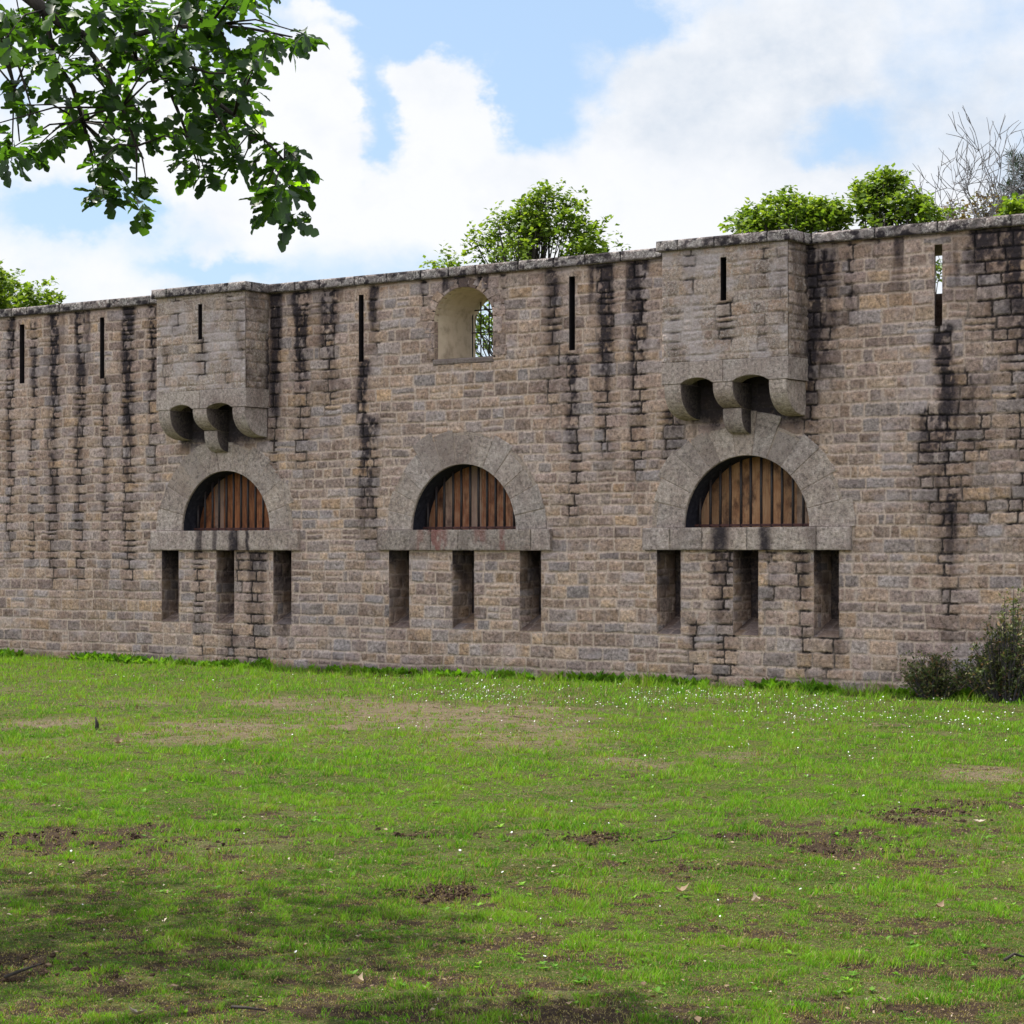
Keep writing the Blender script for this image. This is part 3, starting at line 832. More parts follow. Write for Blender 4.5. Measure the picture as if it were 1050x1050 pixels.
# ------------------------------------------------------------------ ground, grass
def E(px, py, rx, ry, s):       # ellipse of bare ground measured in the photograph
    x, y = at_ground(px, py)
    t = EYE * FPX / (py - HOR)
    right = rx / FPX * t
    t2 = EYE * FPX / (py - ry - HOR)
    return (x, y, right, max(.12, abs(t2 - t)), s)
SOIL = [E(608, 861, 58, 8, 1.15), E(448, 913, 48, 10, 1.15), E(745, 888, 60, 8, .8), E(815, 858, 45, 9, .85), E(230, 755, 40, 5, .5), E(560, 748, 60, 4, .4), E(868, 872, 40, 12, 1.15), E(893, 858, 30, 7, 1.05), E(925, 843, 38, 7, 1.15), E(955, 833, 40, 6, 1.15), E(1000, 824, 48, 6, 1.1), E(1042, 815, 40, 5, .95), E(720, 893, 40, 7, .7), E(760, 860, 50, 6, .6), E(700, 848, 40, 5, .5), E(800, 847, 60, 6, .65),
        E(50, 868, 110, 22, .9), E(150, 850, 50, 8, .5), E(30, 995, 80, 30, .75), E(250, 985, 120, 22, .5), E(390, 1005, 90, 22, .5), E(640, 980, 70, 12, .5), E(860, 990, 100, 16, .6), E(1000, 985, 60, 16, .65), E(950, 1030, 120, 25, .6), E(600, 1040, 140, 20, .5), E(50, 775, 50, 4, .5), E(420, 857, 30, 6, .7),
        E(250, 900, 60, 10, .35), E(330, 940, 50, 10, .4), E(540, 930, 60, 9, .4), E(130, 945, 80, 14, .55), E(450, 1020, 60, 12, .6), E(740, 1010, 80, 14, .45), E(150, 1030, 120, 20, .55), E(760, 945, 50, 8, .4)]
DRY = [E(240, 748, 110, 12, 1.0), E(450, 735, 170, 14, .9), E(520, 755, 120, 14, .8), E(330, 720, 120, 8, .6), E(645, 783, 45, 8, .9), E(760, 775, 60, 8, .55), E(1010, 793, 60, 8, .9), E(60, 742, 80, 6, .8), E(150, 720, 100, 8, .4), E(560, 715, 60, 5, .4), E(20, 770, 60, 6, .5), E(350, 760, 120, 8, .4), E(850, 740, 90, 6, .3)]

def field(lst, x, y):
    o = np.zeros_like(x)
    for (cx, cy, a, b, s) in lst:
        dx = x - cx; dy = y - cy
        r = CS * dx + SN * dy; f = -SN * dx + CS * dy
        q = (r / a) ** 2 + (f / b) ** 2
        m = q < 6
        o[m] = np.maximum(o[m], s * np.exp(-q[m] ** 1.3))
    return o
def covers(x, y, fine=False):
    wx = x + .55 * (fbm(x * 1.6, y * 1.6, 201, 4) - .5); wy = y + .7 * (fbm(x * 1.6, y * 1.6, 207, 4) - .5)
    soil = field(SOIL, wx, wy); dry = field(DRY, wx, wy)
    n = fbm(x * 2.3, y * 2.3, 211, 5); n2 = fbm(x * 7, y * 7, 213, 3)
    soil = np.clip(sstep(.34, .66, soil * .85 + 1.3 * (n - .5) * soil ** .5 + 1.1 * (n2 - .5) * soil ** .5), 0, 1)
    # more bare ground close to the path where people walk
    fd = -SN * (x - CAM[0]) + CS * (y - CAM[1])
    near = -.15 + 1.05 * sstep(21, 10.5, fd) * (.75 + .35 * sstep(2, -2.5, CS * (x - CAM[0]) + SN * (y - CAM[1])))
    n3 = fbm(x * 16, y * 16, 219, 3)
    soil = np.maximum(soil, sstep(.512, .615, n * .34 + n2 * .30 + n3 * .36 + .095 * (near - .45)) * .95)
    dry = np.clip(dry * (.35 + 1.1 * fbm(x * 3.1, y * 3.1, 215, 4)) + .5 * sstep(.56, .75, fbm(x * 1.1, y * 1.1, 217, 4)) * .6, 0, 1)
    speck = sstep(.50, .57, n * .22 + n3 * .33 + vnoise(x * 40, y * 40, 220) * .45 * .8 + .05 + .10 * (near - .45))
    if fine: return soil, dry, speck, np.clip(near, 0, 1)
    return soil, dry
def gz(x, y):
    z = .05 * (fbm(x * .5, y * .5, 221, 3) - .5) + .035 * (fbm(x * 2.1, y * 2.1, 223, 3) - .5) + .02 * (fbm(x * 8, y * 8, 225, 3) - .5)
    return z
gx = np.concatenate([[-900, -300, -120, -60, -35, -25], np.arange(-20, 27, .085), [28, 32, 40, 60, 120, 300, 900]])
gy = np.concatenate([[-900, -300, -120, -60, -45, -38, -34], np.arange(-32, .35, .085), [.5, 1, 2, 5, 12, 30, 80, 200, 500, 1500]])
GX, GY = np.meshgrid(gx, gy)
inr = (GX > -21) & (GX < 27) & (GY > -33)
soil, dry = covers(GX, GY)
fade = sstep(.25, -.6, GY)
Zg = gz(GX, GY) * inr - .02 * soil * fade
clod = soil * .05 * (fbm(GX * 12, GY * 12, 231, 3) - .45)
Zg = Zg + clod * inr
att = np.stack([soil, dry, fbm(GX * 1.3, GY * 1.3, 233, 4), np.ones_like(soil)], -1)
idx = np.arange(GX.size).reshape(GX.shape)
Q = np.stack([idx[:-1, :-1], idx[:-1, 1:], idx[1:, 1:], idx[1:, :-1]], -1).reshape(-1, 4)
me = np_mesh('ground', np.stack([GX, GY, Zg], -1).reshape(-1, 3), [Q], {'cover': att.reshape(-1, 4)})
def ground_mat():
    k = NT('lawn_soil')
    s, d, n, a, _ = k.attr('cover')
    co = k.coord()
    n1 = k.noise(co, 3.0, 6, .65); n2 = k.noise(co, 30, 5, .7); n3 = k.noise(co, 90, 3, .7)
    sc = k.ramp(n2, [(.3, (.022, .014, .009)), (.5, (.065, .042, .027)), (.72, (.13, .088, .058))])
    gc = k.ramp(n2, [(.30, (.030, .032, .010)), (.5, (.090, .105, .024)), (.72, (.19, .185, .07))])
    dc = k.ramp(n2, [(.3, (.10, .078, .045)), (.5, (.20, .155, .10)), (.75, (.31, .25, .165))])
    c = k.mix(k.rng(k.math('ADD', d, k.math('MULTIPLY', n1, .3)), .3, .85), gc, dc)
    c = k.mix(k.rng(k.math('ADD', s, k.math('MULTIPLY', n1, .3)), .35, .8), c, sc)
    c = k.mix(k.rng(k.noise(co, 14, 4), .57, .68, 0, .7), c, sc)
    h = k.math('ADD', n2, k.math('MULTIPLY', n3, .6))
    return k.out(c, .95, h, 1.0, .06, .1)
g = link('ground', me, ground_mat(), None, True); tag(g, kind='structure')

def frame_points(n, d0, d1, mx=90, sides=False):
    """random points of the lawn between two distances, in the view's wedge plus a margin"""
    t = rng.random(n)
    f = np.sqrt(d0 ** 2 + (d1 ** 2 - d0 ** 2) * t)
    q = rng.random(n) * (1050 + 2 * mx) - mx
    if sides:       # the lawn further out to the left and right
        q = rng.random(n) * 1040; q = np.where(q < 520, -mx - q, 1050 + mx + q - 520)
    u = (q - 525) / FPX
    x = CAM[0] + f * (-SN + u * CS); y = CAM[1] + f * (CS + u * SN)
    m = (y < -.03)
    return x[m], y[m]

def blades(sets):
    V = []; T = []; C = []; o = 0
    for (n, d0, d1, hr, wd, stub) in sets:
        x, y = frame_points(n, d0, d1, sides=stub == 2)
        if stub == 2: stub = 0
        s, d, sp, nr = covers(x, y, True)
        tuft = fbm(x * 7, y * 7, 241, 3); mid = fbm(x * 2.6, y * 2.6, 247, 3); big = fbm(x * .9, y * .9, 243, 3)
        wallside = sstep(-2.3, -.3, y)
        keep = rng.random(len(x)) < np.clip((1 - .93 * s) * (1 - .72 * d) * (1 - .8 * sp * (1 - .4 * (y > -6))) * (.22 + 1.1 * sstep(.38, .62, tuft)), 0, 1) + wallside * .5
        if stub: keep = rng.random(len(x)) < (1 - .55 * s) * (.35 + .65 * vnoise(x * 22, y * 22, 253))
        x, y, s, d, tuft, big, mid, wallside, sp, nr = [q[keep] for q in (x, y, s, d, tuft, big, mid, wallside, sp, nr)]
        n = len(x)
        h = rng.uniform(hr[0], hr[1], n) * (.45 + 1.5 * sstep(.42, .7, tuft) * (.5 + sstep(.35, .6, mid))) * (1 - .4 * d) * (1 + 1.3 * wallside * sstep(.35, .65, fbm(x * 1.3, y * 1.3, 249, 3)))
        w = wd * rng.uniform(.7, 1.3, n)
        a = rng.uniform(0, 2 * pi, n); ln = rng.uniform(.2, 1.1, n) * h
        b = rng.uniform(0, 2 * pi, n)
        if stub: h = rng.uniform(hr[0], hr[1], n); ln = ln * 0 + rng.uniform(.3, 1.6, n) * h
        z = gz(x, y) - (.002 if stub else .006)
        ca, sa = np.cos(a), np.sin(a)
        lx, ly = np.cos(b) * ln, np.sin(b) * ln
        p0 = np.stack([x - ca * w / 2, y - sa * w / 2, z], -1); p1 = np.stack([x + ca * w / 2, y + sa * w / 2, z], -1)
        p2 = np.stack([x + lx * .4 + ca * w * .4, y + ly * .4 + sa * w * .4, z + h * .6], -1)
        p3 = np.stack([x + lx * .4 - ca * w * .4, y + ly * .4 - sa * w * .4, z + h * .6], -1)
        p4 = np.stack([x + lx, y + ly, z + h], -1)
        V.append(np.stack([p0, p1, p2, p3, p4], 1).reshape(-1, 3))
        i = o + 5 * np.arange(n)
        T.append(np.stack([i, i + 1, i + 2], -1)); T.append(np.stack([i, i + 2, i + 3], -1)); T.append(np.stack([i + 3, i + 2, i + 4], -1))
        o += 5 * n
        # 0 deep green .. .6 fresh green .. 1 straw
        v = .02 + .66 * rng.random(n) + .75 * (big - .5) + .9 * (mid - .5) + .25 * wallside + .12 * sstep(14, 22, np.hypot(x - CAM[0], y - CAM[1]))
        v = np.clip(v, 0, .72)
        straw = rng.random(n) < (.18 * stub + .5 * s * stub + .10 + .45 * d + .2 * s + .22 * nr * fbm(x * 3, y * 3, 251, 3))
        v = np.where(straw, np.where(rng.random(n) < .45, rng.uniform(.76, .8, n), rng.uniform(.82, 1, n)), v)
        C.append(np.repeat(np.stack([v, v, v, np.ones(n)], -1), 5, 0))
    me = np_mesh('grass', np.concatenate(V), [np.concatenate(T)], {'leaf': np.concatenate(C)})
    return me
M_GRASS = leaf_mat('grass_blades', [(0, (.048, .125, .010)), (.35, (.110, .265, .015)), (.7, (.205, .385, .024)), (.76, (.10, .07, .03)), (.82, (.22, .18, .07)), (1, (.36, .29, .15))], .6, .35, .15, (1.15, 1.2, .5))
go = link('grass', blades([(330000, 9.2, 14, (.009, .025), .0042, 0), (310000, 14, 21, (.012, .031), .0055, 0), (260000, 21, 30, (.016, .04), .0075, 0), (270000, 30, 50, (.02, .05), .010, 0), (420000, 9.2, 16, (.004, .011), .0048, 1), (260000, 16, 27, (.005, .013), .0065, 1), (50000, 7.2, 9.2, (.010, .028), .0045, 0), (150000, 8.5, 16, (.010, .030), .008, 2), (170000, 16, 28, (.014, .038), .010, 2), (150000, 28, 52, (.02, .05), .013, 2)]), M_GRASS)
tag(go, 'short patchy green lawn grass covering the ground before the fortress wall', 'grass', kind='stuff')

# broad-leaved weeds in the lawn
def leaf_quads(P, D, S, N, L, W, C, shape='kite'):
    """n leaves: base P, direction D, side S, normal N, length L, width W -> verts, faces"""
    L = L[:, None]; W = W[:, None]
    a = P; b = P + D * L * .45 + S * W * .5 + N * L * .06; c = P + D * L - N * L * .12; d = P + D * L * .45 - S * W * .5 + N * L * .06
    m = P + D * L * .5 - N * L * .0
    V = np.stack([a, b, c, d, m], 1).reshape(-1, 3)
    i = 5 * np.arange(len(P))
    F = np.concatenate([np.stack([i, i + 1, i + 4], -1), np.stack([i + 1, i + 2, i + 4], -1), np.stack([i + 2, i + 3, i + 4], -1), np.stack([i + 3, i, i + 4], -1)])
    return V, F, np.repeat(C, 5, 0)
def norm(v): return v / np.maximum(np.linalg.norm(v, axis=-1, keepdims=True), 1e-9)
def rosettes(x, y, z, n, L, col, lift=(.1, .7)):
    P = np.repeat(np.stack([x, y, z], -1), n, 0); k = len(P)
    a = rng.uniform(0, 2 * pi, k); e = rng.uniform(*lift, k)
    D = np.stack([np.cos(a) * np.cos(e), np.sin(a) * np.cos(e), np.sin(e)], -1)
    S = norm(np.cross(D, np.array([0, 0, 1.0]))); N = np.cross(S, D)
    Ls = np.repeat(L, n) * rng.uniform(.6, 1.15, k)
    C = np.clip(np.repeat(col, n) + rng.uniform(-.12, .12, k), 0, 1)
    C4 = np.stack([C, C, C, np.ones(k)], -1)
    return leaf_quads(P, D, S, N, Ls, Ls * rng.uniform(.4, .65, k), C4)
x, y = frame_points(9000, 9.2, 48)
s, d = covers(x, y)
k = (rng.random(len(x)) < (1 - .9 * s) * (.15 + sstep(.5, .65, fbm(x * 1.7, y * 1.7, 261, 3))))
x, y = x[k], y[k]
V, F_, C = rosettes(x, y, gz(x, y) + .004, 6, rng.uniform(.02, .05, len(x)), rng.uniform(.1, .6, len(x)))
# taller growth along the wall foot
x = rng.uniform(-14, 11, 2600); y = -.04 - rng.random(2600) ** 2 * .5
k = rng.random(2600) < sstep(.42, .66, fbm(x * 1.2, y * 3, 265, 3)); x, y = x[k], y[k]
V2, F2, C2 = rosettes(x, y, gz(x, y), 7, rng.uniform(.05, .15, len(x)) * (1 + .5 * sstep(.5, .75, fbm(x * .7, y * 0, 266, 3))), rng.uniform(.15, .7, len(x)), (.6, 1.4))
F_ = np.concatenate([F_, F2 + len(V)]); V = np.concatenate([V, V2]); C = np.concatenate([C, C2])
wo = link('lawn_weeds', np_mesh('lawn_weeds', V, [F_], {'leaf': C}), M_GRASS)
tag(wo, 'small flat rosettes of broad leaved weeds scattered through the lawn', 'weeds', kind='stuff')

# daisies
def daisies():
    px = []; 
    X = []; Y = []
    for (cx, cy, rx, ry, n) in [(500, 712, 60, 9, 420), (640, 716, 90, 9, 420), (770, 718, 80, 10, 340), (900, 728, 110, 12, 420), (1010, 738, 60, 14, 160), (700, 740, 300, 22, 260), (850, 760, 250, 30, 160), (520, 800, 400, 50, 70), (520, 930, 500, 80, 36), (120, 700, 130, 10, 50), (330, 700, 100, 6, 60)]:
        a = rng.normal(cx, rx * .6, n); b = rng.normal(cy, ry * .6, n)
        for p, q in zip(a, b):
            if q > 690:
                x, y = at_ground(p, q)
                if y < -.15: X.append(x); Y.append(y)
    X = np.array(X); Y = np.array(Y)
    k0 = rng.random(len(X)) < .10 + .50 * sstep(.42, .62, fbm(X * 1.6, Y * 1.6, 281, 3))
    X, Y = X[k0], Y[k0]; n = len(X)
    z = gz(X, Y) + rng.uniform(.03, .075, n)
    k = 7
    r = rng.uniform(.004, .010, n)
    tx, ty = rng.uniform(-.5, .5, n), rng.uniform(-.8, .1, n)
    V = [np.stack([X, Y, z + .003], -1)]
    for i in range(k):
        t = 2 * pi * i / k
        dx, dy = r * math.cos(t), r * math.sin(t)
        V.append(np.stack([X + dx, Y + dy, z - dx * tx - dy * ty], -1))
    V = np.stack(V, 1).reshape(-1, 3)
    base = (k + 1) * np.arange(n)
    F = np.concatenate([np.stack([base, base + 1 + i, base + 1 + (i + 1) % k], -1) for i in range(k)])
    # stems
    o = len(V)
    sv = np.stack([np.stack([X - .001, Y, z - .08], -1), np.stack([X + .001, Y, z - .08], -1), np.stack([X, Y, z], -1)], 1).reshape(-1, 3)
    F2 = o + np.arange(3 * n).reshape(-1, 3)
    me = np_mesh('daisies', np.concatenate([V, sv]), [np.concatenate([F, F2])])
    k_ = NT('daisy_petals'); m = k_.out((.62, .63, .60, 1), .6)
    ob = link('daisies', me, m)
    tag(ob, 'tiny white daisies dotted through the grass along the wall foot', 'daisies', kind='stuff')
daisies()

# leaf litter and clods
def litter_mat():
    return leaf_mat('dead_leaves', [(0, (.05, .03, .018)), (.45, (.14, .085, .05)), (.8, (.27, .19, .12)), (1, (.42, .36, .28))], .7, .15, .2, (1, .9, .7))
M_DEAD = litter_mat()
x, y = frame_points(52000, 9.2, 34)
s_, d_ = covers(x, y)
w = np.clip(.5 * s_ + sstep(22, 11, -SN * (x - CAM[0]) + CS * (y - CAM[1])) + .16, 0, 1) * (.25 + sstep(.45, .62, fbm(x * .8, y * .8, 271, 3)))
k = rng.random(len(x)) < w * .5
x, y = x[k], y[k]; n = len(x)
P = np.stack([x, y, gz(x, y) + rng.uniform(.006, .03, n)], -1)
a = rng.uniform(0, 2 * pi, n); e = rng.uniform(-.3, .45, n)
D = np.stack([np.cos(a) * np.cos(e), np.sin(a) * np.cos(e), np.sin(e)], -1); S = norm(np.cross(D, [0, 0, 1.0]) + rng.normal(0, .3, (n, 3))); N = np.cross(S, D)
L = rng.uniform(.010, .036, n) * np.where(rng.random(n) < .10, 1.7, 1); Cc = rng.random(n) ** 1.1
V, F_, C = leaf_quads(P, D, S, N, L, L * rng.uniform(.2, .7, n), np.stack([Cc, Cc, Cc, np.ones(n)], -1))
lo = link('leaf_litter', np_mesh('leaf_litter', V, [F_], {'leaf': C}), M_DEAD)
tag(lo, 'scattered brown scraps of dead leaves among the foreground grass', 'leaf litter', kind='stuff')
def clods():
    X = []; Y = []; 
    for (px, py, rx, ry, n) in [(608, 861, 50, 5, 60), (448, 913, 40, 6, 60), (880, 868, 40, 10, 45), (935, 838, 60, 7, 55), (900, 832, 20, 4, 18), (80, 865, 110, 14, 80), (990, 826, 40, 5, 20), (720, 893, 35, 4, 18), (50, 990, 70, 20, 35), (420, 857, 30, 4, 15), (760, 860, 50, 4, 18)]:
        for i in range(n * 2):
            p, q = random.gauss(px, rx * .8), random.gauss(py, ry * .7)
            x, y = at_ground(p, q); X.append(x); Y.append(y)
    m = MB()
    for x, y in zip(X, Y):
        r = random.uniform(.005, .019) * (1.7 if random.random() < .08 else 1)
        vs = []; z = float(gz(np.array([x]), np.array([y]))[0]) + r * .1
        ph = random.random() * 6
        for (rr, zz) in ((.7, -.5), (1, .1), (.6, .65)):
            for i in range(6):
                t = i * pi / 3 + ph; q = rr * random.uniform(.75, 1.25)
                vs.append((x + r * q * math.cos(t), y + r * q * math.sin(t), z + r * zz * random.uniform(.7, 1.2)))
        fs = [(a + i, a + (i + 1) % 6, a + 6 + (i + 1) % 6, a + 6 + i) for a in (0, 6) for i in range(6)] + [tuple(range(12, 18))]
        m.add(vs, fs)
    k = NT('clod_soil'); n = k.noise(k.coord(), 60, 4)
    ob = m.build('soil_clods', k.out(k.ramp(n, [(.3, (.018, .011, .008)), (.7, (.075, .047, .03))]), .95, n, .8, .01, .1))
    tag(ob, 'crumbs of dark upturned soil lying on the bare scrapes in the lawn', 'soil', kind='stuff')
clods()

# single fallen leaves and sticks
def dead_leaf(px, py, L, rz, curl, shade, label):
    x, y = at_ground(px, py)
    z = float(gz(np.array([x]), np.array([y]))[0]) + .022
    out = []
    n = 9
    vs = []; fs = []
    for i in range(n):
        t = i / (n - 1)
        w = math.sin(pi * t ** .85) * .30 * (1 + .28 * math.cos(t * 6 * pi)) + .01
        zc = curl * (t - .45) ** 2 * L * 2.2
        for s in (-1, 0, 1):
            vs.append((L * (t - .5), s * w * L, zc + abs(s) * w * L * .55))
    for i in range(n - 1):
        for s in (0, 1): a = i * 3 + s; fs.append((a, a + 3, a + 4, a + 1))
    me = np_mesh('fallen_leaf', np.array(vs), [np.array(fs)], {'leaf': np.tile([shade] * 3 + [1], (len(vs), 1))})
    ob = link('fallen_leaf', me, M_DEAD, None, True)
    ob.location = (x, y, z); ob.rotation_euler = (random.uniform(-.25, .25), random.uniform(-.3, .3), rz)
    tag(ob, label, 'fallen leaf', 'fallen leaves lying on the lawn')
dead_leaf(698, 918, .10, .9, 1.0, .8, 'largest pale curled dead leaf, lying beside a dark soil streak right of the centre foreground')
dead_leaf(776, 931, .09, 2.2, 1.0, .9, 'pale dead leaf just right of and below the largest curled leaf in the foreground')
dead_leaf(730, 948, .08, .2, .9, .75, 'tan dead leaf in the foreground below the largest curled leaf')
dead_leaf(963, 935, .08, 1.4, .9, .7, 'pinkish brown dead leaf in the grass near the right edge of the foreground')
dead_leaf(1004, 848, .10, .5, .5, 1.0, 'bright whitish fallen leaf right of the bare soil track')
dead_leaf(366, 1012, .09, 1.9, 1.0, .85, 'tan fallen leaf in the bottom foreground left of the picture middle')
dead_leaf(140, 1047, .10, .6, .8, .95, 'whitish fallen leaf at the very bottom edge of the lawn, lower left')
dead_leaf(121, 764, .16, 2.4, .8, .7, 'brown fallen leaf just below and right of the upright stub on the worn lawn')
def stick(name, pts, r, label, cat):
    m = MB(); m.tube(pts, r, 7)
    o = m.build(name, M_BARK, None, True); tag(o, label, cat); return o
def gp(px, py, dz=0.0):
    x, y = at_ground(px, py); return (x, y, float(gz(np.array([x]), np.array([y]))[0]) + dz)
a = gp(99, 748)
stick('wooden_stub', [(a[0], a[1], a[2] - .05), (a[0] + .01, a[1], a[2] + .07), (a[0] - .02, a[1], a[2] + .16)], [.032, .024, .008], 'short dark pointed wooden stub poking upright out of the worn lawn at left', 'stump')
stick('fallen_twig', [gp(5, 1008, .03), gp(25, 1001, .03), gp(42, 996, .035)], [.009, .008, .004], 'thin dark fallen twig on bare soil in the lower left corner', 'twig')
stick('fallen_twig', [gp(238, 1040, .03), gp(255, 1044, .035), gp(272, 1045, .03)], [.008, .007, .004], 'thin dark fallen twig in the bottom foreground, between two fallen leaves', 'twig')
stick('fallen_twig', [gp(1030, 988, .03), gp(1040, 984, .04), gp(1050, 985, .03)], [.009, .008, .005], 'grey fallen twig at the right edge of the foreground', 'twig')
stick('fallen_twig', [gp(664, 869, .03), gp(685, 870, .05), gp(692, 866, .05)], [.006, .005, .003], 'thin curved pale twig in the grass right of the dark soil scrape', 'twig')

# ------------------------------------------------------------------ trees
def leaves_at(pts, n, L, droop=(-.6, .9), spread=.1, col=(0, 1), ratio=(.55, .8)):
    """whorls of n leaves round each point"""
    P = np.repeat(pts, n, 0) + rng.normal(0, spread * .5, (len(pts) * n, 3)); k = len(P)
    a = rng.uniform(0, 2 * pi, k); e = rng.uniform(*droop, k)
    D = np.stack([np.cos(a) * np.cos(e), np.sin(a) * np.cos(e), np.sin(e)], -1)
    S = norm(np.cross(D, np.array([0, 0, 1.0])) + rng.normal(0, .35, (k, 3))); S = norm(S - D * (S * D).sum(-1, keepdims=True)); N = np.cross(S, D)
    Ls = L * rng.uniform(.6, 1.2, k)
    C = rng.uniform(col[0], col[1], k); C4 = np.stack([C, C, C, np.ones(k)], -1)
    return leaf_quads(P, D, S, N, Ls, Ls * rng.uniform(*ratio, k), C4)

def tree(name, label, cat, base, ells, n_clump, leafL, mat, barkm, seed, per=(9, 6), trunk_r=.16, gap=.45, clump_r=.30, group=None):
    """ells: crown lobes (x, y, z, rx, ry, rz, weight)"""
    rd = random.Random(seed)
    root = empty(name, base); tag(root, label, cat, group)
    B = Vector(base)
    tot = sum(e[6] for e in ells)
    pts = []
    guard = 0
    while len(pts) < n_clump and guard < n_clump * 40:
        guard += 1
        q = rd.random() * tot
        for e in ells:
            q -= e[6]
            if q <= 0: break
        d = Vector((rd.gauss(0, 1), rd.gauss(0, 1), rd.gauss(0, 1))).normalized() * rd.random() ** .42
        p = Vector((e[0] + d.x * e[3], e[1] + d.y * e[4], e[2] + d.z * e[5]))
        g = float(vnoise(np.array([p.x * .9 + p.y * .31]), np.array([p.z * .9 - p.y * .27]), seed)[0])
        if g < gap * rd.uniform(.6, 1.1): continue
        pts.append(p)
    # trunk and limbs
    m = MB()
    top = max(pts, key=lambda p: p.z)
    fork = B + Vector((0, 0, (top.z - B.z) * .35))
    cxy = Vector((sum(p.x for p in pts) / len(pts), sum(p.y for p in pts) / len(pts), 0))
    spine = [B + Vector((0, 0, -.1)), B.lerp(fork, .5) + Vector((rd.uniform(-.1, .1), rd.uniform(-.1, .1), 0)), fork]
    hi = Vector((cxy.x, cxy.y, B.z + (top.z - B.z) * .9))
    for t in (.35, .7, 1.0): spine.append(fork.lerp(hi, t) + Vector((rd.uniform(-.2, .2), rd.uniform(-.2, .2), 0)))
    rr = [trunk_r * k for k in (1.25, 1, .85, .6, .35, .12)]
    m.tube(spine, rr, 9)
    for i, p in enumerate(pts):
        if i % 2 and i > 40: continue
        # join the spine below the clump
        tz = B.z + (p.z - B.z) * rd.uniform(.55, .8)
        j = 0
        while j < len(spine) - 2 and spine[j + 1].z < tz: j += 1
        f = min(1, max(0, (tz - spine[j].z) / max(spine[j + 1].z - spine[j].z, .01)))
        a = spine[j].lerp(spine[j + 1], f)
        mid = a.lerp(p, .5) + Vector((rd.uniform(-.2, .2), rd.uniform(-.2, .2), rd.uniform(0, .3)))
        r0 = trunk_r * rd.uniform(.12, .3)
        m.tube([a, mid, p], [r0, r0 * .6, .008], 5)
    m.build('trunk', barkm, root, True).matrix_parent_inverse = Matrix.Translation(-B)
    A = np.array([tuple(p) for p in pts])
    R = np.repeat(A, per[0], 0) + np.clip(rng.normal(0, clump_r * .7, (len(A) * per[0], 3)), -clump_r * 1.2, clump_r * 1.2)
    V, F, C = leaves_at(R, per[1], leafL)
    o = link('crown', np_mesh('crown', V, [F], {'leaf': C}), mat, root)
    o.matrix_parent_inverse = Matrix.Translation(-B)
    return root
def lobe(px, py, rx, ry, Y, depth, w):
    x, z = at_plane(px, py, Y); _, ry_ = ray(px); t = (Y - CAM[1]) / ry_
    k = t / FPX
    return (x, Y, z, rx * k * 1.05, depth, ry * k, w)
def base_of(px, Y): return (at_plane(px, 563, Y)[0], Y, 0.0)

tree('leafy_tree', 'bright green leafy tree behind the wall, at the left edge of the picture', 'tree', base_of(5, 12), [lobe(8, 305, 34, 26, 12, 1.6, 1.0), lobe(-40, 310, 55, 45, 12, 1.8, 1.2), lobe(34, 318, 18, 14, 12, 1.2, .4)], 130, .20, M_LEAF, M_BARK, 31, gap=.42)
tree('leafy_tree', 'leafy tree with a pointed airy crown behind the wall, beside the round headed upper opening', 'tree', base_of(548, 12), [lobe(556, 205, 10, 10, 12, .5, .16), lobe(585, 212, 10, 10, 12, .5, .12), lobe(530, 222, 10, 8, 12, .5, .12), lobe(565, 262, 50, 40, 12, 1.6, 1.4), lobe(556, 222, 24, 20, 12, .7, .4), lobe(528, 234, 18, 12, 12, 1.0, .35), lobe(592, 232, 20, 12, 12, 1.0, .35), lobe(480, 272, 34, 9, 12, 1.2, .55), lobe(500, 255, 22, 14, 12, 1.0, .35), lobe(608, 258, 22, 16, 12, 1.0, .45), lobe(500, 335, 65, 34, 12, 1.5, .5)], 250, .14, M_LEAF, M_BARK, 32, gap=.44, per=(6, 6), clump_r=.25)
tree('leafy_tree', 'dense low rounded green tree behind the wall, right of the larger turret', 'tree', base_of(815, 10), [lobe(768, 230, 9, 6, 10, .8, .3), lobe(790, 222, 12, 8, 10, .9, .45), lobe(815, 213, 10, 7, 10, .9, .4), lobe(838, 222, 10, 7, 10, .9, .4), lobe(858, 220, 7, 5, 10, .7, .28), lobe(815, 238, 46, 10, 10, 1.3, .5), lobe(815, 275, 50, 30, 10, 1.4, .6)], 150, .145, M_LEAF, M_BARK, 33, gap=.44, per=(5, 7), clump_r=.22)
tree('leafy_tree', 'taller green tree with two leafy lobes behind the wall, left of the bare tree', 'tree', base_of(920, 11), [lobe(888, 198, 11, 5, 11, .5, .3), lobe(913, 190, 12, 7, 11, .5, .36), lobe(905, 215, 22, 8, 11, .8, .5), lobe(938, 212, 12, 6, 11, .8, .35), lobe(958, 222, 8, 5, 11, .7, .26), lobe(925, 232, 40, 8, 11, 1.2, .4), lobe(940, 275, 55, 36, 11, 1.3, .8)], 150, .14, M_LEAF, M_BARK, 34, gap=.44, per=(5, 7), clump_r=.20)
tree('leafy_tree', 'yellow green tree top behind the wall at the right edge, below the pine', 'tree', base_of(1050, 13), [lobe(1050, 226, 24, 10, 13, 1.0, 1), lobe(1085, 225, 40, 30, 13, 1.2, 1)], 90, .17, M_LEAF, M_BARK, 35, gap=.3, clump_r=.2)
tree('brown_tree', 'brownish thin leaved tree top behind the wall, at the foot of the bare tree', 'tree', base_of(995, 17), [lobe(985, 226, 20, 12, 17, 1.0, .9), lobe(1012, 216, 18, 12, 17, 1.0, .9)], 50, .13, M_BROWN, M_TWIG, 36, gap=.3, per=(5, 4), clump_r=.22)
